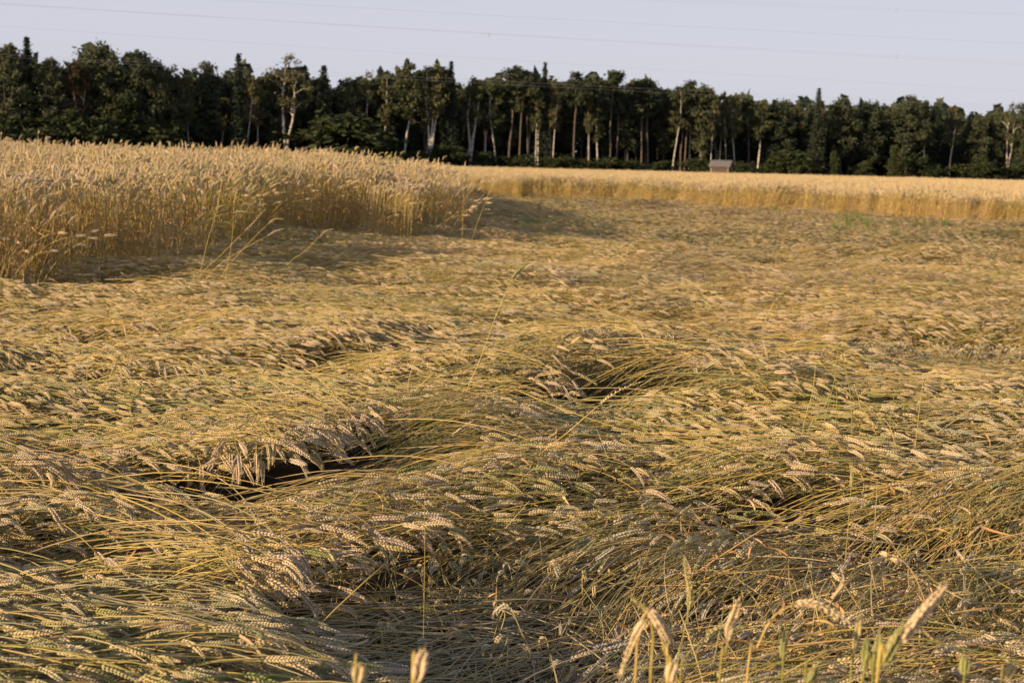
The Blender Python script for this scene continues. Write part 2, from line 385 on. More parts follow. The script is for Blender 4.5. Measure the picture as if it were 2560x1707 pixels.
#  grey stem patches: weathered straw, with the shade of hollows put into the colour
GREYS = [((1520, 925), .5, .3, .55), ((1300, 1500), .62, .50, 1.), ((1180, 1650), .55, .30, 1.), ((1040, 1420), .30, .20, .9), ((2380, 885), 1.1, .45, 1.), ((1480, 715), 1.2, .4, .7), ((1960, 900), .35, .25, .8),
         ((900, 1130), .32, .22, .7), ((1300, 900), .45, .3, .6), ((2500, 1150), .4, .3, .6), ((1620, 930), .35, .18, .7), ((2060, 1360), .2, .3, .5)]
GREYS = [(feat(*p, .18), rx, ry, a) for p, rx, ry, a in GREYS]
STEMMY = [((1500, 1500), .9, .75, 1.), ((2000, 1560), 1., .6, .9), ((2250, 1300), .8, .5, .8), ((1600, 1250), .8, .4, .5)]
STEMMY = [(feat(*p, .22), rx, ry, a) for p, rx, ry, a in STEMMY]
def stemmy(x, y):
    k = np.zeros(np.shape(x))
    for c, rx, ry, a in STEMMY: k = np.maximum(k, a*np.exp(-((x-c.x)/rx)**2-((y-c.y)/ry)**2))
    return k
def greyness(x, y):
    k = np.zeros(np.shape(x))
    for c, rx, ry, a in GREYS: k = np.maximum(k, a*np.exp(-(((x-c.x)/rx)**2+((y-c.y)/ry)**2)**1.5))
    return k

# ================================================================ WHEAT PROTOTYPES
PROTO = bpy.data.collections.new('wheat_kinds')          # never linked to the scene: only copied from
def proto(col, me):
    o = bpy.data.objects.new('k%04d' % len(col.objects), me); col.objects.link(o); return o
def lodged_curves(rng, droop=None):
    """stem and ear axis of a lodged stalk: ear base at the origin, pointing to +x, stem diving back into the mat"""
    L = rng.uniform(.40, .65); rise = rng.uniform(.20, .52); bow = rng.normal(0, .10)
    droop = rng.uniform(.0, 1.0) if droop is None else droop
    s = np.array([-1, -.75, -.5, -.25, -.08, 0])*L
    z = -rise*np.abs(s)**1.15*1.1 + .03*np.sin(np.abs(s)/L*3)*rng.uniform(.2, 1.6)
    y = bow*(s*s)/L*1.6
    st = curve(np.stack([s, y, z], 1), 9)
    d = st[-1]-st[-2]; a0 = math.atan2(d[2], d[0])*.6; b0 = math.atan2(d[1], d[0])
    EL = rng.uniform(.085, .112); n = 8; P = [st[-1]]
    yaw = rng.normal(0, .25)
    for i in range(n):
        t = (i+1)/n; el = a0-droop*t*1.15; bb = b0+yaw*t
        P.append(P[-1]+EL/n*np.array([math.cos(el)*math.cos(bb), math.cos(el)*math.sin(bb), math.sin(el)]))
    return st, np.array(P)
LOD_STEM, LOD_EAR = [], []                                  # separate meshes for the single stalks that are objects of their own
rng = np.random.default_rng(3)
N_STALK, N_STRAW, N_BLADE, N_SHORT = 22, 7, 7, 4; D0 = N_STALK; S0 = D0+8; B0 = S0+N_STRAW; H0 = B0+N_BLADE
for i in range(N_STALK):
    st, er = lodged_curves(rng, droop=(i/N_STALK)**1.5*.95-.08)
    gs, ge = Geo(), Geo()
    tube(gs, st, np.linspace(.0019, .0012, len(st)), 4, 0)
    ear(ge, er, rng, 0, rng.integers(19, 24), rng.uniform(1.05, 1.28), rng.uniform(0, 3.14))
    LOD_STEM.append(gs.mesh('wheat_stem', [STEM])); LOD_EAR.append(ge.mesh('wheat_ear', [EAR]))
    g = Geo(); g.merge(gs, mi=0); g.merge(ge, mi=1)
    proto(PROTO, g.mesh('wheat_stalk', MATS3))
N_DROOP = 8
def drooping(rng):
    L, n = rng.uniform(.35, .5), 12; e0, e1 = rng.uniform(.05, .35), rng.uniform(-.75, -.2); P = [np.zeros(3)]; az = 0
    for i in range(n):
        t = (i+1)/n; el = e0+(e1-e0)*t**2.2; az += rng.normal(0, .04); P.append(P[-1]+L/n*np.array([math.cos(el)*math.cos(az), math.cos(el)*math.sin(az), math.sin(el)]))
    P = np.array(P)-P[-1]; E = [P[-1]]; el = e1; EL = rng.uniform(.085, .11)
    for i in range(8):
        el = max(-1.45, el-rng.uniform(.02, .13)); E.append(E[-1]+EL/8*np.array([math.cos(el)*math.cos(az), math.cos(el)*math.sin(az), math.sin(el)]))
    return P, np.array(E)
for i in range(N_DROOP):
    st, er = drooping(rng); g = Geo(); tube(g, st, np.linspace(.0019, .0012, len(st)), 4, 0); ear(g, er, rng, 1, rng.integers(19, 24), rng.uniform(1.05, 1.28), rng.uniform(0, 3.14))
    proto(PROTO, g.mesh('drooping_stalk', MATS3))
def straw(rng):
    L = rng.uniform(.32, .62); s = np.linspace(-.5, .5, 7)*L; g = Geo()
    P = np.stack([s, rng.normal(0, .12)*s*s+rng.normal(0, .15)*np.abs(s)*s, -.18*s*s+rng.uniform(-.05, .18)*s], 1)
    if rng.random() < .5:                                  # snapped and kinked
        k = rng.integers(2, 5); P[k:, 1] += (P[k:, 0]-P[k, 0])*rng.uniform(-.9, .9); P[k:, 2] += (P[k:, 0]-P[k, 0])*rng.uniform(-.25, .3)
    tube(g, P, .0018, 4, 0); return g
def blade(rng, L=None):
    L = L or rng.uniform(.09, .20); n = 9; g = Geo(); el, az = rng.uniform(-.2, .9), 0; P = [np.zeros(3)]
    ce, ca = rng.uniform(-2.4, -.3), rng.normal(0, 1.0)
    for i in range(n):
        el += ce/n; az += ca/n
        P.append(P[-1]+L/n*np.array([math.cos(el)*math.cos(az), math.cos(el)*math.sin(az), math.sin(el)]))
    u = np.linspace(0, 1, n+1)
    ribbon(g, P, rng.uniform(.006, .010)*np.clip(1.15*(1-u**2.2), .04, 1), rng.uniform(-3.5, 3.5), 2); return g
for i in range(N_STRAW): proto(PROTO, straw(rng).mesh('straw', MATS3))
for i in range(N_BLADE): proto(PROTO, blade(rng).mesh('dry_blade', MATS3))
for i in range(N_SHORT):                                   # short upright stalks with nodding ears that stand in the hollows
    g = Geo(); H = rng.uniform(.13, .24); a = rng.uniform(-.06, .06, 2)
    st = curve([(0, 0, -.05), (a[0]*.4, a[1]*.4, H*.5), (a[0], a[1], H*.92), (a[0]+.012, a[1], H)], 8)
    tube(g, st, .0014, 4, 0)
    P = [st[-1]]; el = .6
    for k in range(7):
        el -= rng.uniform(.25, .42); P.append(P[-1]+.0065*np.array([math.cos(el), .1, math.sin(el)]))
    ear(g, P, rng, 1, 12, .85, rng.uniform(0, 3)); proto(PROTO, g.mesh('nodding_stalk', MATS3))
N_TUFT = 8
T0 = H0+N_SHORT
for i in range(N_TUFT):                                    # lodged tufts for the part of the field where single ears fade
    g = Geo()
    for k in range(13):
        q = Geo(); st, er = lodged_curves(rng, rng.uniform(0, .7)); st = st[3:]; er = st[-1]+(er-er[0])*1.25
        tube(q, st[::2], .0026, 3, 0); ear(q, er[::2], rng, 1, 10, 1.45, 0, 1)
        a = rng.normal(0, .20); m = np.eye(4); m[:2, :2] = [[math.cos(a), -math.sin(a)], [math.sin(a), math.cos(a)]]
        m[:3, 3] = (rng.uniform(-.22, .22), rng.uniform(-.24, .24), rng.uniform(-.07, .03)); g.merge(q, m)
    for k in range(2):
        q = blade(rng); m = np.eye(4)*1.1; m[:3, 3] = (rng.uniform(-.2, .2), rng.uniform(-.2, .2), 0); g.merge(q, m)
    proto(PROTO, g.mesh('lodged_tuft', MATS3))

STAND = bpy.data.collections.new('standing_kinds')
def upright(g, rng, x0, y0, H, lean, az, hi=True, nod=None):
    nod = rng.uniform(.1, 1.0) if nod is None else nod
    el, P, n = math.pi/2-rng.uniform(0, .04), [np.array([x0, y0, 0.])], 10
    for i in range(n):
        t = (i+1)/n; e = el-lean*t-lean*.5*t*t
        P.append(P[-1]+H/n*np.array([math.cos(e)*math.cos(az), math.cos(e)*math.sin(az), math.sin(e)]))
    P = np.array(P); tube(g, P, np.linspace(.0030, .0017, n+1), 4 if hi else 3, 0, (1, .2, .1))
    E = [P[-1]]; e0 = e; EL = rng.uniform(.09, .12)
    for i in range(6):
        e0 -= nod*(.36); E.append(E[-1]+EL/6*np.array([math.cos(e0)*math.cos(az), math.cos(e0)*math.sin(az), math.sin(e0)]))
    ear(g, E, rng, 1, 18 if hi else 10, 1.42, rng.uniform(0, 3), 2 if hi else 1)
    for i in range(2 if rng.random() < .6 else 1):         # dry hanging blades
        k = rng.integers(3, 8); q = blade(rng, rng.uniform(.1, .2)); a = rng.uniform(0, 6.28); m = np.eye(4); m[:2, :2] = [[math.cos(a), -math.sin(a)], [math.sin(a), math.cos(a)]]
        m[:3, 3] = P[k]; g.merge(q, m)
N_ST_HI, N_ST_LO, N_ST_LEAN = 7, 7, 4
for i in range(N_ST_HI+N_ST_LO+N_ST_LEAN):
    g = Geo(); kind = 'hi' if i < N_ST_HI else 'lo' if i < N_ST_HI+N_ST_LO else 'lean'
    for k in range({'hi': 8, 'lo': 14, 'lean': 5}[kind]):
        r, a = .16*math.sqrt(rng.random()), rng.uniform(0, 6.28)
        le = rng.uniform(.25, 1.0) if kind == 'lean' else abs(rng.normal(0, .10))
        az = rng.normal(0, .35) if kind == 'lean' else rng.uniform(0, 6.28) if rng.random() < .4 else rng.normal(0, .8)
        upright(g, rng, r*math.cos(a), r*math.sin(a), rng.normal(.865, .055), le, az, kind != 'lo', rng.uniform(.0, 1.0) if kind != 'lean' else .1)
    proto(STAND, g.mesh('standing_tuft', MATS3))

# ================================================================ INSTANCED CROPS
def scatter(name, col, P, R, SC, IDX, attrs, **props):
    me = bpy.data.meshes.new(name); n = len(P)
    me.vertices.add(n); me.vertices.foreach_set('co', np.asarray(P, np.float32).ravel())
    def put(nm, ty, dat, key='value'):
        at = me.attributes.new(nm, ty, 'POINT'); at.data.foreach_set(key, np.ascontiguousarray(dat).ravel())
    put('rot', 'FLOAT_VECTOR', np.asarray(R, np.float32), 'vector'); put('size', 'FLOAT', np.asarray(SC, np.float32)); put('pick', 'INT', np.asarray(IDX, np.int32))
    for k, v in attrs.items(): put(k, 'FLOAT', np.asarray(v, np.float32))
    o = obj(name, me, **props)
    ng = bpy.data.node_groups.new(name+'_nodes', 'GeometryNodeTree')
    ng.interface.new_socket('Geometry', in_out='INPUT', socket_type='NodeSocketGeometry'); ng.interface.new_socket('Geometry', in_out='OUTPUT', socket_type='NodeSocketGeometry')
    N, L = ng.nodes.new, ng.links.new
    gi, go, ip, ci, e2r = N('NodeGroupInput'), N('NodeGroupOutput'), N('GeometryNodeInstanceOnPoints'), N('GeometryNodeCollectionInfo'), N('FunctionNodeEulerToRotation')
    ci.inputs['Collection'].default_value = col; ci.inputs['Separate Children'].default_value = True; ci.inputs['Reset Children'].default_value = True
    def na(nm, ty):
        q = N('GeometryNodeInputNamedAttribute'); q.data_type = ty; q.inputs['Name'].default_value = nm
        return q.outputs['Attribute']
    L(gi.outputs[0], ip.inputs['Points']); L(ci.outputs[0], ip.inputs['Instance']); ip.inputs['Pick Instance'].default_value = True
    L(na('pick', 'INT'), ip.inputs['Instance Index']); L(na('rot', 'FLOAT_VECTOR'), e2r.inputs[0]); L(e2r.outputs[0], ip.inputs['Rotation']); L(na('size', 'FLOAT'), ip.inputs['Scale'])
    L(ip.outputs[0], go.inputs[0])
    md = o.modifiers.new('copies', 'NODES'); md.node_group = ng
    return o

def sample(y0, y1, dens, mx, k=.40):
    """random points in the widening strip y0..y1; dens(y) per square metre, side margin mx"""
    yy = np.linspace(y0, y1, 400); w = dens(yy)*(2*(k*yy+mx)); n = int(np.trapezoid(w, yy)) if hasattr(np, 'trapezoid') else int(np.trapz(w, yy))
    cdf = np.concatenate([[0], np.cumsum((w[1:]+w[:-1])/2*np.diff(yy))]); cdf /= cdf[-1]
    y = np.interp(RNG.random(n), cdf, yy); x = RNG.uniform(-1, 1, n)*(k*y+mx)
    return x, y
def clear_of_crop(x, y, pad=.0):
    P = np.stack([x, y], 1); a, da = poly_dist(P, LEFT_POLY); b, db = poly_dist(P, FAR_POLY)
    return ~(a & (da > pad)) & ~(b & (db > pad))
def lay(x, y, zlift, jit=1.0):
    """rotation that follows flow and canopy slope"""
    th = flow(x, y)+RNG.normal(0, rad(9)*jit, len(x))*(1+1.3*stemmy(x, y)); e = .09
    sl = (canopy(x+np.cos(th)*e, y+np.sin(th)*e)-canopy(x-np.cos(th)*e, y-np.sin(th)*e))/(2*e)
    rim = np.zeros(len(x))
    for c, rx, ry, a, w in FLOWS:
        if a < -30: rim = np.maximum(rim, np.exp(-((x-c.x)/rx)**2-((y-c.y)/ry)**2))
    pitch = np.clip(np.arctan(sl)*.8, -.22-.7*rim, .5)+RNG.normal(0, rad(6), len(x))
    z = canopy(x, y)+zlift
    return np.stack([x, y, z], 1), np.stack([RNG.normal(0, .25, len(x)), -pitch, th], 1)
BIG = {k: [] for k in ('P', 'R', 'S', 'I', 'tint', 'hue', 'grey')}
def push(P, R, Sx, I, tint, hue, grey):
    for k, v in zip(('P', 'R', 'S', 'I', 'tint', 'hue', 'grey'), (P, R, Sx, I, tint, hue, grey)): BIG[k].append(np.asarray(v))
def free(P, R, off):
    m = np.ones(len(P), bool)
    for q in off: m &= ~in_cavity(P[:, 0]+q*np.cos(R[:, 2]), P[:, 1]+q*np.sin(R[:, 2]), P[:, 2])
    return m
def region_tint(x, y): return .14*vnoise(x, y, 1.6, 31)+.10*vnoise(x, y, .45, 32)

# --- single lodged stalks, 1.4 .. 20 m
x, y = sample(1.4, 20.5, lambda q: 740*np.minimum(1, 9/q)**1.0, .9)
ok = (x < .15*y) | (RNG.random(len(x)) < .8); x, y = x[ok], y[ok]
ok = clear_of_crop(x, y, .6); x, y = x[ok], y[ok]; n = len(x)
gk = greyness(x, y); keep = RNG.random(n) > np.maximum(gk*.80, .58*stemmy(x, y))
x, y, gk = x[keep], y[keep], gk[keep]; n = len(x)
low = RNG.random(n)**1.7
P, R = lay(x, y, .015-.17*low)
th = R[:, 2]; bad = np.zeros(n, bool)
for q, dz in ((.09, -.03), (.04, 0), (-.10, -.03), (-.22, -.08)): bad |= in_cavity(x+q*np.cos(th), y+q*np.sin(th), P[:, 2]+dz)
ok = ~bad; x, y, gk, low, P, R = x[ok], y[ok], gk[ok], low[ok], P[ok], R[ok]; n = len(x)
base = np.clip(y/16, 0, 1)
tint = np.clip(RNG.normal(.54, .22, n)+.14*base+region_tint(x, y), 0, 1); hue = np.clip(RNG.normal(.48, .27, n)+.13*base+region_tint(x, y), 0, 1)
gr = np.clip(gk*.62+RNG.random(n)**2.2*.55*(1-.5*base), 0, .9)
push(P, R, RNG.uniform(.70, 1.06, n), RNG.integers(0, N_STALK, n), tint, hue, gr)
SINGLE_N = n; SINGLE_LOW = low
# --- loose straw under and between, thicker in the grey hollows
x, y = sample(1.4, 12, lambda q: 420*np.minimum(1, 7/q), .8)
ok = clear_of_crop(x, y, .2); x, y = x[ok], y[ok]; gk = greyness(x, y); sm = stemmy(x, y); ok = RNG.random(len(x)) < .07+.75*np.maximum(gk, sm)**1.3; x, y, gk, sm = x[ok], y[ok], gk[ok], sm[ok]; n = len(x)
P, R = lay(x, y, .005*sm-.04-.10*RNG.random(n), np.where(RNG.random(n) < .38, 3.8, 1.1)); ok = free(P, R, (-.3, -.15, 0, .15, .3)); P, R, gk, sm = P[ok], R[ok], gk[ok], sm[ok]; n = len(P)
push(P, R, RNG.uniform(.8, 1.2, n), S0+RNG.integers(0, N_STRAW, n), np.full(n, .5), np.clip(RNG.normal(.55, .25, n)+.12*sm, 0, 1), np.clip(.12+.6*gk+RNG.normal(0, .15, n), 0, 1))
# --- the fringe of ears that hangs over each lip
for ri, (L, hr, dr, fd, lf) in enumerate(RIMS):
    seg = np.linalg.norm(np.diff(L, axis=0), axis=1); tot = seg.sum(); n = int(tot*95*min(1, dr/.2)**1.5*(1 if L[0, 1] < 5 else .6)); u = RNG.uniform(.06, .94, n)*tot
    cs = np.concatenate([[0], np.cumsum(seg)]); x = np.interp(u, cs, L[:, 0]); y = np.interp(u, cs, L[:, 1])
    k = np.clip(np.searchsorted(cs, u)-1, 0, len(seg)-1); d = (L[k+1]-L[k])/seg[k][:, None]; out = np.stack([d[:, 1], -d[:, 0]], 1)
    off = RNG.uniform(-.16, .05, n); x = x+out[:, 0]*off; y = y+out[:, 1]*off; fl = flow(x, y)
    w = RNG.uniform(.5, 1.5, n)*(1. if ri == 1 else .6 if ri == 2 else .35); a = np.arctan2(np.sin(fl)+w*out[:, 1], np.cos(fl)+w*out[:, 0])+RNG.normal(0, .36, n)
    z = canopy(x-out[:, 0]*(off+.03), y-out[:, 1]*(off+.03))-.10*RNG.random(n)**1.5+.02; br = RNG.random(n)
    push(np.stack([x, y, z], 1), np.stack([RNG.normal(0, .3, n), RNG.normal(.05, .15, n), a], 1), RNG.uniform(.9, 1.12, n), np.where(RNG.random(n) < (.85 if ri == 1 else .4), D0+RNG.integers(0, N_DROOP, n), RNG.integers(5, N_STALK, n)), np.clip(RNG.normal(.80, .22, n), 0, 1), np.clip(RNG.normal(.6, .2, n), 0, 1), br**3*.5)
# --- trodden straw on the soil in the low places
x, y = sample(1.4, 11, lambda q: 420*np.minimum(1, 5/q), .8)
h0 = canopy(x, y)-ground_z(x, y); ok = clear_of_crop(x, y, .2) & ((h0 < .2) | in_cavity(x, y, ground_z(x, y)+.12)); x, y = x[ok], y[ok]; n = len(x)
P, R = lay(x, y, 0., 2.2); P[:, 2] = ground_z(x, y)+.01+.05*RNG.random(n); R[:, 1] = RNG.normal(0, .06, n)
push(P, R, RNG.uniform(.8, 1.2, n), S0+RNG.integers(0, N_STRAW, n), np.full(n, .5), np.clip(RNG.normal(.62, .25, n), 0, 1), np.clip(RNG.normal(.55, .2, n), 0, 1))
for L, hr, dr, fd, lf in RIMS:
    n = int(np.linalg.norm(np.diff(L, axis=0), axis=1).sum()*.6*(260 if L[0, 1] < 6 else 90)); x = RNG.uniform(L[:, 0].min()-.1, L[:, 0].max()+.15, n); y = np.interp(x, L[:, 0], L[:, 1])+RNG.uniform(-.36, .2, n)
    sd, kk = rim_dist(x, y, L); ok = kk > .1; x, y = x[ok], y[ok]; n = len(x)
    push(np.stack([x, y, ground_z(x, y)+.01+.03*RNG.random(n)], 1), np.stack([RNG.normal(0, .3, n), RNG.normal(0, .05, n), flow(x, y)+RNG.normal(0, .8, n)], 1), RNG.uniform(.5, 1., n), S0+RNG.integers(0, N_STRAW, n), np.full(n, .5), RNG.random(n), RNG.random(n)*.6)
x, y = sample(1.6, 9, lambda q: 16*np.minimum(1, 6/q), .6); ok = clear_of_crop(x, y, .1) & (RNG.random(len(x)) < .15+.85*np.maximum(stemmy(x, y), greyness(x, y))); x, y = x[ok], y[ok]; n = len(x)
push(np.stack([x, y, canopy(x, y)-.02], 1), np.stack([RNG.normal(0, .3, n), -np.abs(RNG.normal(.3, .25, n)), flow(x, y)+RNG.normal(0, 1.1, n)], 1), RNG.uniform(.5, .95, n), S0+RNG.integers(0, N_STRAW, n), np.full(n, .5), RNG.random(n), RNG.random(n)*.5)
# --- dry curled blades
x, y = sample(1.4, 14, lambda q: 110*np.minimum(1, 7/q), .8)
ok = clear_of_crop(x, y, .2) & ~in_cavity(x, y, ground_z(x, y)+.2) & (RNG.random(len(x)) < .45+.55*stemmy(x, y)); x, y = x[ok], y[ok]; n = len(x); gk = greyness(x, y)
P, R = lay(x, y, .012-.08*RNG.random(n)**1.3, 5.)
push(P, R, RNG.uniform(.65, 1.15, n), B0+RNG.integers(0, N_BLADE, n), np.full(n, .5), RNG.random(n), np.clip(RNG.random(n)**2*.7, 0, 1))
# --- short nodding stalks in the hollows
HX = [((1000, 1425), .22, .07, 34), ((1350, 1480), .55, .4, 30), ((1180, 1620), .4, .25, 10), ((1500, 915), .40, .15, 60), ((2380, 880), .9, .3, 190), ((1850, 885), .5, .2, 70), ((1480, 712), 1.0, .3, 60)]
xx, yy = [], []
for p, rx, ry, c in HX:
    q = feat(*p, .12); xx.append(q.x+RNG.normal(0, rx*.6, c)); yy.append(q.y+RNG.normal(0, ry*.6, c))
x, y = np.concatenate(xx), np.concatenate(yy); n = len(x); gz = ground_z(x, y)+.06
push(np.stack([x, y, gz-.08], 1), np.stack([RNG.normal(0, .2, n), RNG.normal(0, .2, n), RNG.uniform(0, 6.28, n)], 1), RNG.uniform(.8, 1.2, n),
     H0+RNG.integers(0, N_SHORT, n), RNG.uniform(.2, .7, n), RNG.uniform(.2, .7, n), RNG.uniform(.1, .6, n))
# --- lodged tufts, 17 .. 50 m
x, y = sample(17, 60, lambda q: 19*np.minimum(1, 26/q), 2.)
ok = clear_of_crop(x, y, .3); x, y = x[ok], y[ok]; n = len(x)
P, R = lay(x, y, -.02-.05*RNG.random(n)); R[:, 0] *= .5
push(P, R, RNG.uniform(.9, 1.25, n), T0+RNG.integers(0, N_TUFT, n), np.clip(RNG.normal(.62, .18, n)+1.2*region_tint(x*.5, y*.3), 0, 1), np.clip(RNG.normal(.50, .2, n)+1.2*region_tint(x*.5, y*.3), 0, 1), RNG.random(n)**3*.5)
BIG = {k: np.concatenate(v) for k, v in BIG.items()}

# --- the 240 stalks that show largest become objects of their own
Ps = BIG['P'][:SINGLE_N]; px, py, dz = project(Ps)
tip = Ps + np.stack([np.cos(BIG['R'][:SINGLE_N, 2]), np.sin(BIG['R'][:SINGLE_N, 2]), np.zeros(SINGLE_N)], 1)*.08
tx, ty, _ = project(tip)
vis = (px > 25) & (px < 2535) & (py < 1690) & (tx > 25) & (tx < 2535) & (ty < 1690) & (SINGLE_LOW < .10) & (dz > 2)
cand = np.nonzero(vis)[0]; big = cand[np.argsort(dz[cand])][:140]
MARKS = [((905, 1395), 'dark hole'), ((1056, 1650), 'thick golden blurred tip'), ((1610, 1570), 'folded blurred pair'), ((1712, 1440), 'tall slim blurred ear'), ((1838, 1540), 'golden upright ear'), ((2060, 1525), 'arching hook ear'),
         ((2300, 1540), 'big leaning ear'), ((2150, 1590), 'greenish upright ear'), ((898, 1690), 'pale yellow blurred tip'), ((20, 1690), 'lower left corner'), ((2540, 1680), 'lower right corner'), ((1380, 1500), 'bare straw hollow'), ((450, 1640), 'thickest ears at the foot')]
def stalk_label(i):
    t, gy, k, a = BIG['tint'][i], BIG['grey'][i], int(BIG['I'][i]), math.degrees(BIG['R'][i, 2])
    col = 'grey' if gy > .3 else 'greenish' if t < .42 else 'golden' if t < .68 else 'pale'
    shp = 'straight' if k < 8 else 'curved' if k < 15 else 'bent'
    way = 'right' if -22 < a < 22 else 'away' if a >= 22 else 'forward'
    (mx, my), nm = min(MARKS, key=lambda m: (m[0][0]-px[i])**2+(m[0][1]-py[i])**2); dx, dy = px[i]-mx, py[i]-my
    rel = 'close to' if math.hypot(dx, dy) < 60 else ('right of' if dx > 0 else 'left of') if abs(dx) > abs(dy) else ('below' if dy > 0 else 'above')
    return f'{col} lying wheat stalk, {shp} ear pointing {way}, {rel} the {nm}'
for i in big:
    lab = stalk_label(i)
    t = thing('wheat_stalk', lab, 'wheat stalk', tuple(Ps[i]), 'lodged wheat stalks nearest the viewer')
    t.rotation_euler = BIG['R'][i]; t.scale = [BIG['S'][i]]*3; k = int(BIG['I'][i])
    for nm, me in (('stem', LOD_STEM[k]), ('ear', LOD_EAR[k])):
        obj(nm, me, t, tint=float(BIG['tint'][i]), hue=float(BIG['hue'][i]), grey=float(BIG['grey'][i]))
keep = np.ones(len(BIG['P']), bool); keep[big] = False
BIG = {k: v[keep] for k, v in BIG.items()}
scatter('lodged_wheat', PROTO, BIG['P'], BIG['R'], BIG['S'], BIG['I'], {k: BIG[k] for k in ('tint', 'hue', 'grey')}, kind='stuff', label='mat of wheat flattened by wind and rain', category='wheat')

# --- standing wheat: the block on the rise and the field behind
def standing(poly, y0, y1, dens_in, dens_edge, edge_w, k, mx, xlim=None):
    x, y = sample(y0, y1, lambda q: np.maximum(dens_edge, dens_in(q)), mx, k)
    if xlim is not None: m = xlim(x, y); x, y = x[m], y[m]
    ins, d = poly_dist(np.stack([x, y], 1), poly)
    wob = .25*vnoise(x, y, .5, 41)
    p = np.where(d < edge_w, 1.0, np.minimum(1, dens_in(y)/np.maximum(dens_edge, dens_in(y))))
    gap = (vnoise(x, y, .33, 44) < -.42) & (d < 1.6) & (y < 40)
    ok = ins & ~gap & (d+wob > .12) & (RNG.random(len(x)) < p); return x[ok], y[ok], d[ok]
x, y, d = standing(LEFT_POLY, 8, 66, lambda q: 22*np.minimum(1, 16/q), 32, 1.1, .42, 1.5, lambda a, b: a < 1.5)
tipness = np.clip((x/y+.146)/.11, 0, 1); ok = RNG.random(len(x)) > .5*np.clip((x/y+.07)/.05, 0, 1); x, y, d, tipness = x[ok], y[ok], d[ok], tipness[ok]
n = len(x); idx = np.where(y < 22, RNG.integers(0, N_ST_HI, n), N_ST_HI+RNG.integers(0, N_ST_LO, n))
lean = (d < .5) & (RNG.random(n) < .30) & (y < 24); idx[lean] = N_ST_HI+N_ST_LO+RNG.integers(0, N_ST_LEAN, lean.sum())
R = np.stack([RNG.normal(0, .05, n)+.10*vnoise(x, y, .6, 45), RNG.normal(.04, .07, n)+.10*vnoise(x, y, .6, 46), np.where(lean, RNG.normal(-.1, .6, n), RNG.normal(0, .5, n))], 1)
SP, SR, SI = [np.stack([x, y, ground_z(x, y)], 1)], [R], [idx]
sc = RNG.normal(1.02, .05, n)+.04*vnoise(x, y, 1.2, 42)-np.where(d < .35, .08*RNG.random(n), 0)-.11*tipness; SS = [sc]
thin = np.clip((x-(-.2-.02*y))/1.0, 0, 1)                  # the block thins out at its tip
STI = [np.clip(RNG.normal(.66, .15, n)+region_tint(x, y), 0, 1)]; SHU = [np.clip(RNG.normal(.66, .18, n)+region_tint(x, y), 0, 1)]
scatter('standing_wheat', STAND, SP[0], SR[0], SS[0], SI[0], {'tint': STI[0], 'hue': SHU[0], 'grey': RNG.random(n)**3*.3}, kind='stuff', label='tall standing block of ripe wheat on the rise', category='wheat')
x, y, d = standing(FAR_POLY, 30, 150, lambda q: 7*np.minimum(1, 44/q), 30, 1.6, .42, 4., lambda a, b: a > -.09*b-2)
n = len(x); R = np.stack([RNG.normal(0, .07, n)+.18*vnoise(x, y, 1.3, 47), RNG.normal(.08, .10, n)+.2*vnoise(x, y, 1.3, 48), RNG.normal(0, .6, n)], 1)
idx = N_ST_HI+RNG.integers(0, N_ST_LO, n); lean = (d < .8) & (RNG.random(n) < .3); idx[lean] = N_ST_HI+N_ST_LO+RNG.integers(0, N_ST_LEAN, lean.sum())
scatter('far_standing_wheat', STAND, np.stack([x, y, ground_z(x, y)], 1), R, RNG.normal(.98, .05, n)+.07*vnoise(x, y, 1.6, 43), idx,
        {'tint': np.clip(RNG.normal(.68, .12, n), 0, 1), 'hue': np.clip(RNG.normal(.58, .16, n)+region_tint(x*.4, y*.4), 0, 1), 'grey': .04+RNG.random(n)**3*.3}, kind='stuff', label='edge of the standing wheat beyond the flattened part', category='wheat')
# the closed top of the far crop, where single ears can no longer be told apart
g = Geo()
xs = np.concatenate([np.arange(-130, 0, 5), np.arange(0, 60, 1.5), np.arange(60, 150.1, 6)]); ys = np.concatenate([np.arange(44, 90, 1.2), np.arange(90, 233, 4)])
V, f = grid(xs, ys, lambda x, y: ground_z(x, y)+.76+.05*vnoise(x, y, 1.4, 51)+.05*vnoise(x, y, 9, 52))
ins, d = poly_dist(V[:, :2], FAR_POLY); okv = ins & (d > .9)
f = f[okv[f].all(1)]; g.add(V, f); obj('field', g.mesh('field', [CROP]), kind='structure', label='pale gold top of the far wheat field')

# ================================================================ FOREST
def uq(rng, n):
    v = rng.normal(size=(n, 3)); return v/np.linalg.norm(v, axis=1)[:, None]
def leaf_cloud(g, C, rng, size, mi=0, flat=None, jit=.35):
    """two-triangle leaf sprays at the points C"""
    n = len(C); s = size*rng.uniform(.6, 1.35, (n, 1))
    nrm = uq(rng, n)
    if flat is not None: nrm = nrm*np.array([1, 1, flat]); nrm /= np.linalg.norm(nrm, axis=1)[:, None]
    a = np.cross(nrm, uq(rng, n)); a /= np.linalg.norm(a, axis=1)[:, None]+1e-9; b = np.cross(nrm, a)
    k = rng.uniform(.3, .8, (n, 1))
    V = np.stack([C-a*s, C-b*s*k+nrm*s*.2, C+a*s*rng.uniform(.7, 1.2, (n, 1)), C+b*s*k], 1).reshape(-1, 3)
    i = np.arange(n)*4; f = np.concatenate([np.stack([i, i+1, i+2], 1), np.stack([i, i+2, i+3], 1)]); g.add(V, f, mi)
def crown_points(rng, clumps, per, cr):
    P = []; per = int(per*1.5)
    for c, r in clumps:
        q = rng.normal(0, .47, (per, 3))*r*np.array([1, 1, .8]); P.append(c+q)
    return np.concatenate(P)
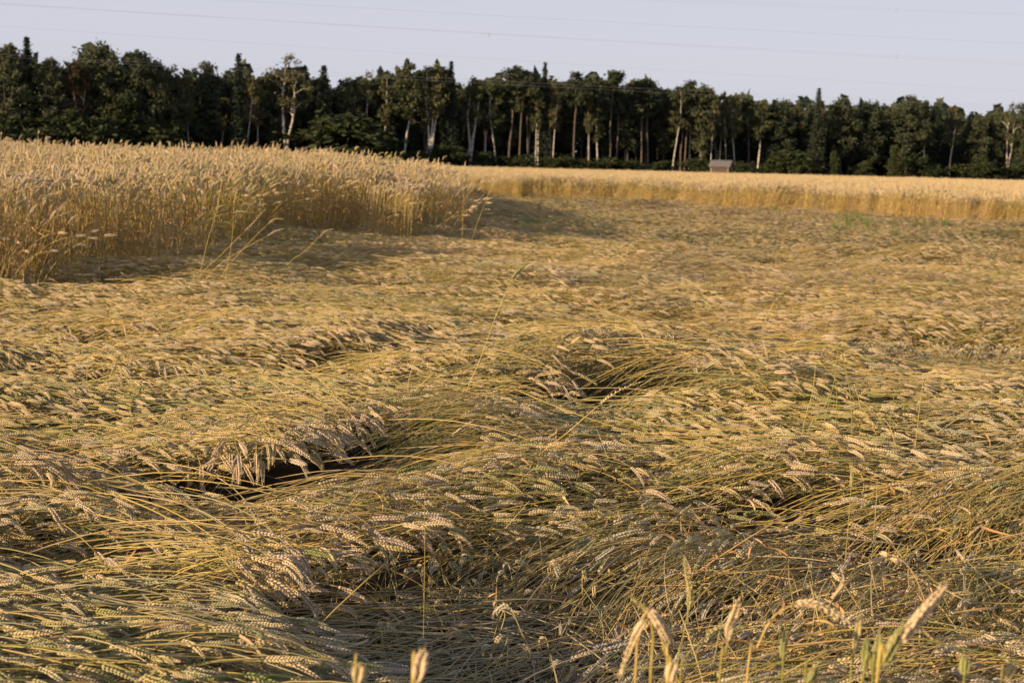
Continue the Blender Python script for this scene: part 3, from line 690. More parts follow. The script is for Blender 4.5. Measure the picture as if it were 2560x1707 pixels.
def broadleaf(rng, H=20., base=.45, W=3.2, forks=1, lean=0., size=.24, clump=34, per=44, twig=True, bark_r=.24):
    """trunk and crown meshes; H metres tall, crown from base*H up, W crown radius"""
    gt, gc = Geo(), Geo(); cl = []
    for k in range(forks):
        a = rng.uniform(0, 6.28) if forks > 1 else 0
        sp = (k-(forks-1)/2)*(2.3/max(1, forks-1)) if forks > 1 else 0
        h = H*rng.uniform(.78, .95) if k else H*.95
        z = np.linspace(0, 1, 9); wob = np.cumsum(rng.normal(0, .11, (9, 2)), 0)*z[:, None]
        t = np.clip((z-.12)/.5, 0, 1)
        X = lean*z*H + sp*t + wob[:, 0]*2.0; Y = .5*rng.normal()*t + wob[:, 1]*2.0
        P = np.stack([X, Y, z*h], 1); tube(gt, P, np.interp(z, [0, .05, .5, 1], [1.35, 1, .62, .14])*bark_r/(1 if forks == 1 else 1.25), 7)
        for j in range(11 if forks == 1 else 7):           # limbs
            u = rng.uniform(base*.92, .93); p0 = np.array([np.interp(u, z, P[:, i]) for i in range(3)])
            env = math.sin(math.pi*min(1, max(.1, (u-base*.85)/(1.04-base*.85))))**.6
            az, L = rng.uniform(0, 6.28), W*env*rng.uniform(.6, 1.05); el = rng.uniform(.35, .95)
            d = np.array([math.cos(az)*math.cos(el), math.sin(az)*math.cos(el), math.sin(el)])
            p2 = p0+d*L; p1 = p0+d*L*.5+np.array([0, 0, .12*L])
            tube(gt, [p0, p1, p2], [bark_r*.34, bark_r*.2, bark_r*.06], 4)
            cl += [(p2, W*.34*rng.uniform(.7, 1.15)), (p1+rng.normal(0, .3, 3), W*.30*rng.uniform(.6, 1.1))]
        cl.append((P[-1], W*.26)); cl.append((P[-2], W*.34))
    for j in range(clump):                                  # filling clumps on the crown surface
        u = rng.random(); zc = H*(base+(1.0-base)*u); env = W*math.sin(math.pi*(.12+.80*u))**.7*(1.05-.3*u)
        a = rng.uniform(0, 6.28); r = env*rng.random()**.5
        cl.append((np.array([r*math.cos(a)+lean*zc, r*math.sin(a), zc]), W*.27*rng.uniform(.6, 1.2)))
    leaf_cloud(gc, crown_points(rng, cl, per, W), rng, size, 0, .8)
    return gt, gc
def spruce(rng, H=20., W=2.3, size=.21, base=.08):
    gt, gc = Geo(), Geo(); tube(gt, [(0, 0, 0), (.05, 0, H*.5), (0, 0, H*.98)], [.24, .14, .03], 6)
    C, z = [], H*base
    while z < H*.985:
        u = (z/H-base)/(1-base); r = W*(1-u)**.85*rng.uniform(.8, 1.1)+.10; nb = max(4, int(9*(1-u)+4)); a0 = rng.uniform(0, 6.28)
        for k in range(nb):
            a = a0+k*6.283/nb+rng.normal(0, .15); L = r*rng.uniform(.75, 1.1); m = int(6+L*15)
            t = rng.random(m)**.8; q = np.stack([np.cos(a)*t*L, np.sin(a)*t*L, z-.28*t*L+.10*(t*t)*L+rng.normal(0, .06, m)], 1)
            q[:, :2] += rng.normal(0, .14, (m, 2))*(.4+t[:, None]); C.append(q)
        z += (.20+.36*(1-u))*rng.uniform(.85, 1.15)
    leaf_cloud(gc, np.concatenate(C), rng, size, 0, 1.3); return gt, gc
def pine(rng, H=20., base=.62, W=2.6, size=.25):
    gt, gc = Geo(), Geo(); z = np.linspace(0, 1, 8); w = np.cumsum(rng.normal(0, .22, (8, 2)), 0)*z[:, None]
    P = np.stack([w[:, 0], w[:, 1], z*H*.97], 1); tube(gt, P, np.interp(z, [0, .06, .6, 1], [.24, .18, .12, .04]), 7); cl = []
    for j in range(24):
        u = rng.uniform(base, .99)**.9; p0 = np.array([np.interp(u, z, P[:, i]) for i in range(3)]); az = rng.uniform(0, 6.28)
        L = W*math.sin(math.pi*(.18+.74*(u-base)/(1-base)))*rng.uniform(.55, 1.1); p2 = p0+np.array([math.cos(az)*L, math.sin(az)*L, L*rng.uniform(.1, .5)])
        tube(gt, [p0, p2], [.07, .025], 4); cl.append((p2, W*.30*rng.uniform(.7, 1.2))); cl.append((p0*.5+p2*.5, W*.24))
    leaf_cloud(gc, crown_points(rng, cl, 42, W), rng, size, 0, 1.2); return gt, gc
def bush(rng, H=3., W=1.6, size=.13, n=30):
    gt, gc = Geo(), Geo(); cl = []
    for k in range(5):
        a = rng.uniform(0, 6.28); p = np.array([math.cos(a)*W*.4, math.sin(a)*W*.4, H*rng.uniform(.55, .9)]); tube(gt, [(0, 0, 0), p*.5+[0, 0, .2], p], [.06, .04, .015], 4); cl.append((p, W*.35))
    for k in range(n):
        u = rng.random(); a = rng.uniform(0, 6.28); r = W*math.sin(math.pi*(.2+.72*u))**.8*rng.random()**.5*(1-.35*u); cl.append((np.array([r*math.cos(a), r*math.sin(a), H*(.06+.88*u)]), W*.32*rng.uniform(.6, 1.2)))
    leaf_cloud(gc, crown_points(rng, cl, 52, W), rng, size); return gt, gc
rt = np.random.default_rng(12)
KIND = {}
def reg(kind, gens, bark, leaf):
    KIND[kind] = [(a.mesh(kind+'_trunk', [bark]), b.mesh(kind+'_crown', [leaf], False)) for a, b in gens]
reg('birch', [broadleaf(rt, base=rt.uniform(.42, .55), W=rt.uniform(2.3, 2.9), lean=rt.normal(.0, .02), per=38) for i in range(6)], BIRCH_BARK, BIRCH_LEAF)
reg('fork_birch', [broadleaf(rt, base=.5, W=2.7, forks=k, lean=.01, per=30, clump=30, bark_r=.34) for k in (2, 3, 3)], BIRCH_BARK, BIRCH_LEAF)
reg('rusty', [broadleaf(rt, base=.40, W=2.9, forks=2, per=38)], BIRCH_BARK, RUSTY_LEAF)
reg('open_birch', [broadleaf(rt, base=.55, W=3.4, forks=2, lean=.02, per=22, clump=10, bark_r=.40), broadleaf(rt, base=.5, W=3.0, forks=1, lean=.015, per=20, clump=10, bark_r=.36)], BIRCH_BARK, BIRCH_LEAF)
reg('round', [broadleaf(rt, base=.22, W=4.6, clump=70, per=46, size=.28) for i in range(4)], DARK_BARK, DARK_LEAF)
reg('tall', [broadleaf(rt, base=.28, W=3.7, clump=62, per=46, size=.26) for i in range(4)], DARK_BARK, DARK_LEAF)
reg('spruce', [spruce(rt, W=rt.uniform(1.9, 2.6)) for i in range(5)], DARK_BARK, SPRUCE_LEAF)
reg('pine', [pine(rt, base=rt.uniform(.55, .68)) for i in range(5)], PINE_BARK, PINE_LEAF)
reg('bush', [bush(rt, W=rt.uniform(1.4, 2.2)) for i in range(5)], DARK_BARK, SHRUB_LEAF)
reg('sapling', [bush(rt, H=6, W=1.5, size=.14, n=60) for i in range(3)], DARK_BARK, SHRUB_LEAF)
NAT_H = {'bush': 3., 'sapling': 6.}
NAME = {'birch': ('birch_tree', 'tree'), 'fork_birch': ('birch_tree', 'tree'), 'rusty': ('birch_tree', 'tree'), 'open_birch': ('birch_tree', 'tree'), 'round': ('broadleaf_tree', 'tree'), 'tall': ('broadleaf_tree', 'tree'),
        'spruce': ('spruce_tree', 'tree'), 'pine': ('pine_tree', 'tree'), 'bush': ('bush', 'bush'), 'sapling': ('young_tree', 'tree')}
def forest_d(px): return 238+max(0, min(1, (px+400)/3300))*105          # the edge runs away to the right
def plant(kind, px, top, label, back=0., wide=1., group=None, var=None, lean=0., deep=False):
    """a tree whose foot stands behind photo column px at the forest edge (+back metres) and whose top reaches photo row `top`"""
    d = forest_d(px)+back; p = at_depth(px, 411+.025*(px-1280), d); gz = float(ground_z(p.x, p.y))
    H = at_depth(px, top, d).z-gz; k = len(KIND[kind]); me = KIND[kind][var if var is not None else random.randrange(k)]
    sc = H/NAT_H.get(kind, 20. if kind in ('spruce', 'pine') else 20.8)
    t = thing(NAME[kind][0], label, NAME[kind][1], (p.x, p.y, gz), group)
    t.scale = (sc*wide if kind not in NAT_H else sc*wide, sc*wide, sc); t.rotation_euler = (0, lean, random.uniform(-.5, .5) if 'fork' in kind or 'open' in kind else random.uniform(0, 6.28))
    obj('trunk', me[0], t); obj('crown', me[1], t); return t
D = 1.0884   # the list below was measured on a 2352 px wide view
SKY = np.array([(-200, 110), (0, 108), (40, 108), (65, 110), (90, 135), (130, 145), (160, 140), (190, 118), (225, 108), (265, 118), (290, 130), (325, 125), (370, 145), (400, 175), (440, 172), (480, 150), (510, 168), (545, 150), (580, 165), (620, 162), (680, 150), (720, 158), (750, 175), (768, 205), (790, 185), (830, 165), (880, 160), (905, 170), (930, 145), (990, 145), (1032, 160), (1045, 185), (1080, 180), (1110, 176), (1160, 162), (1200, 172), (1245, 170), (1280, 176), (1340, 172), (1400, 172), (1450, 184), (1510, 190), (1560, 190), (1600, 200), (1650, 206), (1690, 214), (1720, 222), (1770, 215), (1800, 230), (1870, 220), (1930, 228), (1990, 232), (2050, 236), (2080, 224), (2130, 232), (2200, 242), (2260, 250), (2310, 240), (2352, 246), (2600, 255)], float)
def skyline(px): return float(np.interp(px/D, SKY[:, 0], SKY[:, 1]))*D
TREES = [  # kind, foot x, top y, label, variant, width, lean
    ('round', 18, 100, 'round grey-green tree left of the pointed spruce', None, .8, 0), ('spruce', 66, 88, 'dark spruce whose pointed tip stands clear above its neighbours, left of the round crowns', None, 1.1, 0),
    ('round', 112, 132, 'low dark tree between the pointed spruce and the rusty birch', None, .8, 0), ('rusty', 182, 136, 'rusty brown-green birch with a forked pale trunk beside the big round crown', 0, 1.05, 0),
    ('round', 232, 97, 'biggest round dark crown of the forest edge, domed and tallest', None, 1.0, 0), ('round', 322, 117, 'second round dome of dark leaves, its edge falling away to the low dip', None, 1.0, 0), ('round', 368, 140, 'dark sloping shoulder tree beside the second round dome', None, .8, 0),
    ('tall', 408, 168, 'small dark tree in the dip beside the sloping shoulder tree', None, .8, 0), ('birch', 433, 165, 'grey thin trunked birch in the dip before the double topped tree', None, .7, 0), ('tall', 478, 139, 'double topped dark tree with a bare grey trunk leaning right', None, 1.0, .03),
    ('spruce', 547, 127, 'spruce with a narrow lit spire over the cluster of slanting pale trunks', None, 1.0, 0), ('birch', 556, 165, 'pale straight birch trunk under the narrow lit spire', 0, .7, 0), ('birch', 566, 160, 'slanting birch with sunlit upper trunk next to the straight pale one', 1, .75, .05), ('birch', 592, 168, 'strongly slanting thin birch, dimly lit, nearest the great open birch', 2, .7, .09),
    ('tall', 625, 158, 'broad leafy tree joining the great open birch crown', None, .9, 0), ('open_birch', 655, 116, 'great open birch with a bright forked trunk and ragged crown above the wheat crest', 0, 1.0, .02), ('spruce', 742, 154, 'dark spruce filling the gap just beyond the great open birch', None, 1.3, 0),
    ('tall', 800, 178, 'dark low tree with a pinkish top in the dip of the skyline', None, 1., 0), ('open_birch', 838, 150, 'birch with a kinked bright trunk rising from the wheat slope', 1, .8, .0), ('birch', 880, 156, 'leafy birch crown close beside the kinked trunk', None, .7, 0),
    ('birch', 928, 130, 'tall birch with one straight buff trunk and a high narrow crown', 3, .95, 0), ('fork_birch', 988, 138, 'birch with three bright stems spreading like a fan from one foot', 1, 1.0, 0), ('spruce', 1032, 144, 'thin black spruce spire next to the fan stemmed birch', None, .9, 0),
    ('fork_birch', 1080, 172, 'birch of two bright crossing stems with a side branch to the left', 2, 1.0, .01), ('birch', 1138, 165, 'slim birch leaning right on a bright bent trunk', 4, .75, .03), ('pine', 1168, 152, 'pine with a dark wavy trunk and a ragged two tipped crown', None, 1.0, 0),
    ('pine', 1192, 158, 'brown trunked pine in the dense row of bare poles', 0, .9, 0), ('pine', 1213, 166, 'second brown pine pole of the dense row', 1, .9, 0), ('birch', 1230, 176, 'upright pale birch pole at the foot of the leaning bright one', 5, .6, 0), ('birch', 1236, 170, 'bright birch leaning right under the tall star topped spruce', 0, .7, .035),
    ('spruce', 1246, 148, 'tall spruce with a star shaped tip above the pine tops', None, .8, 0), ('birch', 1270, 180, 'pale birch trunk lit only half way up, beyond the star topped spruce', 1, .6, 0), ('pine', 1318, 164, 'pine with a forked pale trunk ending in level dark tops', 2, 1., 0), ('birch', 1352, 185, 'short pale slanting birch stem before the light young crown', 2, .5, .02),
    ('birch', 1372, 214, 'light olive young birch with a full rounded crown in front of the pines', 3, 1.0, 0), ('pine', 1400, 163, 'highest pine of the level row, right behind the light olive birch', 3, 1.1, 0), ('pine', 1416, 174, 'straight dark pine trunk standing right at the field edge', 4, .9, 0), ('pine', 1473, 180, 'pine on a dark bare pole, first of a close pair', 0, 1., 0), ('pine', 1488, 182, 'pine on a paler bare pole, second of a close pair', 1, 1., 0),
    ('birch', 1546, 186, 'sunlit birch pole at the edge of a brown thicket', 4, .7, 0), ('pine', 1572, 184, 'pine with a reddish stem over the brown thicket', 2, 1., 0), ('birch', 1582, 192, 'thin pale birch beside the reddish stemmed pine', 5, .6, .02), ('tall', 1612, 192, 'bushy crowned tree left of the hut', None, .9, 0),
    ('birch', 1632, 205, 'dim thin birch stem left of the hut roof', 0, .5, 0), ('birch', 1652, 206, 'grey birch stem rising straight behind the hut roof', 1, .5, 0), ('birch', 1668, 204, 'grey birch stem slanting behind the hut ridge', 2, .5, .03), ('birch', 1688, 210, 'bright slanting birch right of the hut', 3, .7, .035), ('birch', 1740, 215, 'brown-green birch with two bright trunks just right of the hut', 4, 1.0, .015),
    ('tall', 1790, 225, 'brownish full crowned tree beyond the two bright trunks', None, 1.0, 0), ('spruce', 1872, 208, 'small black spruce tip poking above the low right skyline', None, 1., 0), ('birch', 1880, 225, 'tree with dead white top branches under the black spruce tip', 5, .7, 0), ('tall', 1930, 222, 'dense dark tree below the level right skyline', None, 1.1, 0), ('tall', 1990, 228, 'dense brownish tree in the unbroken dark wall', None, 1.1, 0),
    ('tall', 2078, 215, 'highest dark crown in the unbroken wall right of the hut', None, 1.1, 0), ('birch', 2120, 228, 'olive crown among dark leaves with a faint upright stem', 0, 1.0, 0), ('birch', 2180, 236, 'olive tree with one sunlit slim stem low in the dark wall', 1, 1.0, 0), ('round', 2240, 262, 'rounded olive tree bulging low out of the dark wall', None, .8, 0), ('open_birch', 2312, 230, 'bare branched birch with a thin white trunk at the photo edge', 0, .65, 0), ('round', 2345, 236, 'dark tree behind the bare branched birch', None, .8, 0)]
SHORT = ['grey-green round tree', 'pointed spruce', 'low tree by the pointed spruce', 'rusty birch', 'biggest round crown', 'second round dome', 'sloping shoulder tree', 'small dip tree', 'grey dip birch', 'double topped tree', 'narrow lit spire', 'straight pale trunk', 'slanting sunlit birch', 'strongly slanting birch', 'leafy tree by the great open birch', 'great open birch', 'spruce beyond the great open birch', 'pinkish topped tree', 'kinked birch', 'leafy crown by the kinked birch', 'tall buff birch', 'fan stemmed birch', 'thin black spire', 'two crossing stems birch', 'bent bright birch', 'two tipped pine', 'first brown pole pine', 'second brown pole pine', 'upright pale pole', 'bright leaning birch', 'star topped spruce', 'half lit birch', 'forked trunk pine', 'short slanting birch', 'light olive birch', 'highest level pine', 'pine at the field edge', 'dark bare pole', 'paler bare pole', 'sunlit birch by the thicket', 'reddish stemmed pine', 'thin pale birch', 'bushy tree by the hut', 'dim birch by the hut', 'straight grey birch behind the hut', 'slanting grey birch behind the hut', 'bright slanting birch by the hut', 'two bright trunks birch', 'brownish full tree', 'black spruce tip', 'dead topped tree', 'dense dark tree', 'dense brownish tree', 'highest right crown', 'olive crown with a faint stem', 'olive tree with a sunlit stem', 'bulging olive tree', 'bare branched birch', 'tree behind the bare branched birch']
assert len(SHORT) == len(TREES)
def near_tree(px): return SHORT[min(range(len(TREES)), key=lambda i: abs(TREES[i][1]*D-px))]
for kind, x, top, lab, var, wide, lean in TREES:
    wide *= 1.2 if kind in ('tall', 'pine', 'round') else 1.05
    plant(kind, x*D, (top-(7 if kind == 'spruce' else 0))*D, lab, random.uniform(-2, 3), wide, 'trees along the forest edge', var, lean)
# fill behind: ranks of mostly dark trees, each an object of its own
FILL = {'spruce': 'dark spruce', 'pine': 'dark pine', 'tall': 'dark leafy tree', 'birch': 'dim birch'}
DEEP = ['just behind', 'well behind', 'deep in the wood behind', 'deepest in the wood behind']
for row in range(4):
    x = -170+row*17
    while x < 2730:
        kind = random.choices(['spruce', 'pine', 'tall', 'birch'], [3, 2.2 if 1050 < x < 1850 else .6, 2.6, (3.0 if row == 0 and 1000 < x < 1850 else 1.2) if x < 1850 else .8])[0]
        top = skyline(x)+random.uniform(6, 26)+row*1.5
        plant(kind, x, top, f'{FILL[kind]} {DEEP[row]} the {near_tree(x)}', 6+row*9+random.uniform(-3, 3), random.uniform(1.05, 1.5), 'trees inside the forest')
        x += random.uniform(40, 62)
# undergrowth at the forest foot
BUSHES = [(15, 290), (85, 268), (125, 272), (165, 250), (205, 270), (262, 232), (295, 215), (335, 290), (790, 268), (870, 330), (905, 345), (960, 350), (1030, 335), (1055, 352), (1115, 350), (1160, 360), (1200, 357), (1260, 362), (1295, 358), (1340, 365), (1400, 362), (1450, 368), (1520, 370), (1600, 362), (1625, 372), (1705, 372), (1770, 376), (1815, 345), (1850, 365), (1985, 370), (2090, 355), (2140, 378), (2205, 378), (2260, 370), (2290, 385), (2335, 372)]
for x, top in BUSHES:
    tall = (411+.025*(x*D-1280))-top*D > 110
    plant('sapling' if tall else 'bush', x*D, top*D, ('tall leafy green shrub before the ' if tall else 'low green bush at the foot of the ')+near_tree(x*D)+(', further right' if x in (1055, 1850) else ''), random.uniform(-7, -3), random.uniform(.9, 1.3) if tall else random.uniform(1.3, 2.4), 'undergrowth at the forest foot')
plant('sapling', 2052*D, 334*D, 'slender olive young birch standing alone before the dark wall', -9, .75, None, 0); plant('sapling', 1915*D, 346*D, 'rounded small tree left of the slender olive young birch', -8, .95, None, 1); plant('sapling', 2258*D, 352*D, 'small olive tree below the bulging rounded tree', -7, .8, None, 2)
# the deep wood behind, one dark mass
g = Geo(); C = []
for i in range(26000):
    px = random.uniform(-350, 2950); u = random.random()
    d = forest_d(px)+44+random.uniform(0, 16); top = at_depth(px, skyline(px)+16+14*math.sin(px*.05)+10*math.sin(px*.131), d).z
    p = at_depth(px, 430, d); C.append((p.x, p.y, top*u**1.5))
leaf_cloud(g, np.array(C), rt, 1.6); obj('forest', g.mesh('forest', [SPRUCE_LEAF], False), kind='stuff', label='dark depth of the wood behind the trees', category='forest')

# ================================================================ HUT
def box(g, c, s, mi=0):
    c, s = np.array(c), np.array(s)/2; V = [c+s*np.array((i, j, k)) for i in (-1, 1) for j in (-1, 1) for k in (-1, 1)]
    q = [(0, 1, 3, 2), (4, 6, 7, 5), (0, 4, 5, 1), (2, 3, 7, 6), (0, 2, 6, 4), (1, 5, 7, 3)]
    g.add(V, [t for a, b, c_, d in q for t in ((a, b, c_), (a, c_, d))], mi)
LOG = noise_mat('weathered_log', [(.3, (.30, .20, .13)), (.7, (.46, .32, .215))], 3., .9, stretch=(.3, .3, 3))
ROOF = noise_mat('grey_roof', [(.3, (.10, .095, .10)), (.7, (.19, .175, .18))], 4., .9)
hp = at_depth(1803, 430, 268); hz = float(ground_z(hp.x, hp.y))
hut = thing('hut', 'small log hut with a grey pitched roof at the edge of the far field', 'hut', (hp.x, hp.y, hz)); hut.rotation_euler = (0, 0, rad(-20))
Wd, Dp, Hh = 3.2, 3.4, 1.95
g = Geo()
for i in range(8):
    z = .13+i*.255
    for sy in (-1, 1): tube(g, [(-Wd/2-.15, sy*Dp/2, z), (Wd/2+.15, sy*Dp/2, z)], .135, 7)
    for sx in (-1, 1): tube(g, [(sx*Wd/2, -Dp/2-.12, z+.11), (sx*Wd/2, Dp/2+.12, z+.11)], .125, 7)
obj('log_wall', g.mesh('log_wall', [LOG]), hut)
for sx in (-1, 1):
    g = Geo(); x0 = sx*Wd/2
    g.add([(x0-.05, -Dp/2, Hh), (x0-.05, Dp/2, Hh), (x0-.05, 0, Hh+.85), (x0+.05, -Dp/2, Hh), (x0+.05, Dp/2, Hh), (x0+.05, 0, Hh+.85)], [(0, 1, 2), (3, 5, 4), (0, 3, 4), (0, 4, 1), (1, 4, 5), (1, 5, 2), (2, 5, 3), (2, 3, 0)])
    obj('gable', g.mesh('gable', [LOG], False), hut)
for sy in (-1, 1):
    g = Geo(); y1, z1, y2, z2 = sy*(Dp/2+.45), Hh-.16, 0, Hh+.97; t_ = .09; X = Wd/2+.45
    V = [(-X, y1, z1), (X, y1, z1), (X, y2, z2), (-X, y2, z2)]; V += [(a, b, c+t_) for a, b, c in V]
    g.add(V, [t for a, b, c, d in ((0, 3, 2, 1), (4, 5, 6, 7), (0, 1, 5, 4), (1, 2, 6, 5), (2, 3, 7, 6), (3, 0, 4, 7)) for t in ((a, b, c), (a, c, d))])
    obj('roof', g.mesh('roof', [ROOF], False), hut)
g = Geo(); tube(g, [(-Wd/2-.5, 0, Hh+1.04), (Wd/2+.5, 0, Hh+1.04)], .08, 6); obj('ridge_cap', g.mesh('ridge_cap', [ROOF]), hut)
g = Geo(); box(g, (Wd/2+.14, .2, .95), (.06, .8, 1.7)); obj('door', g.mesh('door', [DARK_BARK], False), hut)

# ================================================================ POWER LINES
WIRE = noise_mat('wire_metal', [(.3, (.34, .34, .36)), (.7, (.42, .42, .44))], 4., .5)
WIRES = [  # photo height at the left edge, at the right edge, distance left, right, radius, label
    ((-80, 37), 118, 170, .005, 'uppermost power line, crossing only the right corner of the sky'), ((-70, 41), 119, 171, .005, 'second strand just below the uppermost power line'),
    ((-30, 112), 120, 172, .006, 'faint power line second highest across the sky'), ((14, 158), 118, 170, .0045, 'power line a little above the middle of the sky'), ((12, 164), 119, 171, .006, 'lower strand paired with the middle power line'),
    ((69, 231), 122, 174, .0045, 'lowest power line still above all the treetops'), ((140, 268), 120, 172, .006, 'upper of two pale wires drawn across the treetops'), ((146, 277), 121, 173, .006, 'lower of two pale wires drawn across the treetops')]
for (ya, yb), da, db, r, lab in WIRES:
    A = at_depth(-500, ya-(yb-ya)*.195-6, da-10); B = at_depth(3060, yb+(yb-ya)*.195-6, db+10); P = []
    for t in np.linspace(0, 1, 40):
        p = A.lerp(B, t); p.z -= 1.6*4*t*(1-t)*.18; P.append(tuple(p))
    w = thing('power_line', lab, 'power line', P[0], 'overhead power lines'); Pl = np.array(P)-np.array(P[0])
    g = Geo(); tube(g, Pl, r, 5); obj('wire', g.mesh('wire', [WIRE]), w)
    if 'uppermost' in lab and 'second' not in lab or 'little above' in lab:
        for pxm in ((2239,) if 'uppermost' in lab else (2222, 1196)):
            u, v, _ = project(np.array(P)); k = int(np.argmin(abs(u-pxm))); c = Pl[k]; g = Geo()
            tube(g, [c+(0, 0, .03), c+(0, 0, -.1), c+(.05, 0, -.32)], [.05, .045, .03], 6); obj('damper', g.mesh('damper', [WIRE]), w)

# ================================================================ SINGLE STALKS THAT STICK UP
def stalk(stem_px, ear_px, d, label, tint, hue, thick=.0016, scale=1.0, foot=True, group='upright single wheat stalks', dd=0., grey=0., n=20):
    """a wheat stalk traced at its own distance d (dd: how much nearer or farther its tip is)"""
    pts = [at_depth(a, b, d) for a, b in stem_px]
    if foot:
        p = pts[0]; z = float(ground_z(p.x, p.y)); b = pts[0]-pts[1]; k = (p.z-z)/max(.25, -b.z/b.length)/b.length if b.z < 0 else 0
        pts = [Vector((p.x+b.x*min(k, 3)*.5, p.y+.02, z))] + pts
    base = pts[0]; L = np.array([tuple(p-base) for p in pts])
    t = thing('wheat_stalk', label, 'wheat stalk', tuple(base), group)
    g = Geo(); tube(g, curve(L, 16), np.linspace(thick*1.15, thick*.8, 16), 6); obj('stem', g.mesh('stem', [STEM]), t, tint=tint, hue=hue, grey=grey)
    if ear_px:
        E = [at_depth(*stem_px[-1], d)] + [at_depth(a, b, d+dd*(i+1)/len(ear_px)) for i, (a, b) in enumerate(ear_px)]
        E = curve(np.array([tuple(p-base) for p in E]), 12); g = Geo(); ear(g, E, np.random.default_rng(int(stem_px[0][0])), 0, n, scale, .5, 2); obj('ear', g.mesh('ear', [EAR]), t, tint=tint, hue=hue, grey=grey)
    return t
FG = 'blurred upright wheat near the viewer'
stalk([(1690, 1707), (1706, 1600), (1722, 1522)], [(1725, 1480), (1716, 1430), (1711, 1388)], 2.3, 'tall slim blurred ear standing straight up beside the drooping twin', .36, .25, .0013, .85, group=FG)
stalk([(1588, 1707), (1594, 1620), (1604, 1552), (1622, 1520)], [(1640, 1545), (1660, 1580), (1678, 1608)], 1.9, 'blurred thick ear folded down to the right on an orange stalk', .85, .85, .0016, 1.1, group=FG)
stalk([(1626, 1707), (1634, 1620), (1628, 1560), (1612, 1548)], [(1592, 1580), (1572, 1630), (1548, 1690)], 1.85, 'blurred ear hanging down to the left from the folded pair', .72, .4, .0016, 1.05, group=FG)
stalk([(1666, 1707), (1664, 1640), (1650, 1580)], [(1632, 1545), (1612, 1520), (1582, 1498)], 1.95, 'brown withered ear tip pointing up behind the folded pair', .25, .6, .0014, .7, group=FG)
stalk([(1798, 1707), (1812, 1640), (1820, 1602)], [(1826, 1565), (1838, 1530), (1850, 1490)], 2.0, 'golden blurred ear upright right of the tall slim one', .72, .35, .0014, .95, group=FG)
stalk([(1700, 1707), (1716, 1640), (1762, 1592)], [(1795, 1570), (1830, 1568), (1868, 1570)], 2.3, 'small greenish ear lying level across the golden upright ear', .3, .2, .0013, .8, group=FG)
stalk([(1955, 1707), (1956, 1680), (1957, 1650)], [(1958, 1625), (1962, 1595), (1966, 1566)], 2.1, 'short green ear alone between the golden ear and the arching one', .12, .12, .0013, .8, group=FG)
stalk([(1868, 1690), (1890, 1625), (1930, 1545), (1985, 1508)], [(2030, 1508), (2085, 1532), (2138, 1562)], 2.1, 'long ear arching over to the right like a hook', .78, .8, .0015, 1.1, group=FG)
stalk([(2125, 1707), (2130, 1670), (2136, 1630)], [(2142, 1595), (2147, 1565), (2152, 1533)], 2.2, 'greenish gold ear standing at the tip of the arching one', .4, .25, .0013, .85, group=FG)
stalk([(2158, 1707), (2160, 1690), (2162, 1672)], [(2163, 1645), (2166, 1615), (2168, 1590)], 1.9, 'dark green narrow ear left of the big leaning ear', .02, .02, .0013, .8, group=FG)
stalk([(2180, 1720), (2184, 1690), (2188, 1668)], [(2192, 1635), (2197, 1605), (2202, 1570)], 1.9, 'green ear touching the dark green narrow one', .12, .1, .0014, .85, group=FG)
stalk([(2150, 1740), (2185, 1690), (2205, 1662)], [(2225, 1625), (2245, 1590), (2262, 1565)], 1.75, 'lower half ripe ear in front of the big leaning ear', .22, .2, .0016, 1.1, group=FG)
stalk([(2190, 1720), (2215, 1660), (2250, 1605)], [(2285, 1560), (2330, 1505), (2368, 1462)], 1.75, 'big blurred ripe ear leaning far to the right, longest of all', .82, .6, .0017, 1.3, group=FG)
stalk([(2408, 1730), (2409, 1710), (2410, 1690)], [(2411, 1665), (2412, 1640)], 1.9, 'stub of a green ear rising from the lower frame edge', .1, .1, .0013, .9, group=FG)
stalk([(2500, 1740), (2505, 1715), (2512, 1700)], [(2522, 1682), (2535, 1660)], 1.9, 'yellow ear tip in the lower right corner', .5, .4, .0013, .9, group=FG)
stalk([(1030, 1740), (1036, 1720), (1042, 1705)], [(1048, 1680), (1054, 1650), (1062, 1622)], 1.6, 'thick golden blurred ear tip at the frame foot left of centre', .84, .5, .0016, 1.15, group=FG)
stalk([(888, 1745), (890, 1725), (892, 1710)], [(896, 1690), (902, 1658)], 1.6, 'pale yellow blurred ear tip left of the thick golden one', .5, .4, .0015, 1., group=FG)
stalk([(2010, 1740), (2012, 1725), (2015, 1712)], [(2030, 1690), (2045, 1662)], 1.8, 'pair tip of green ears low between arching and leaning ears', .15, .15, .0014, .9, group=FG)
stalk([(1670, 1740), (1672, 1720), (1674, 1705)], [(1678, 1680), (1686, 1650)], 1.7, 'pale ear tip low under the folded pair', .7, .4, .0015, 1.0, group=FG)
MID = 'thin single stalks standing over the mat'
def mid(stem, earp, label, tint, hue, h=.3, **k):
    d = on_layer(*stem[0], h).y; stalk(stem, earp, d, label, tint, hue, group=MID, **k)
mid([(1165, 985), (1200, 900), (1240, 790), (1278, 700)], [(1290, 684), (1304, 670), (1318, 657)], 'tall lone stalk with a green ear rising above the whole mat', .22, .55, thick=.0018, scale=1.1)
mid([(968, 960), (930, 890), (890, 830), (862, 795)], [(848, 782), (834, 770), (812, 762)], 'slanting bare stalk with a thin pinkish ear pointing left', .95, .7, thick=.0016, scale=.75)
mid([(905, 960), (880, 900), (855, 870), (838, 842)], None, 'bare bent straw next to the slanting pink eared stalk', .6, .35, thick=.0015)
mid([(1060, 1500), (1062, 1380), (1061, 1300), (1061, 1262)], [(1066, 1254), (1075, 1256), (1082, 1266)], 'thin upright straw with a tiny bud beside the dark hole', .6, .4, thick=.0007, scale=.6, n=6)
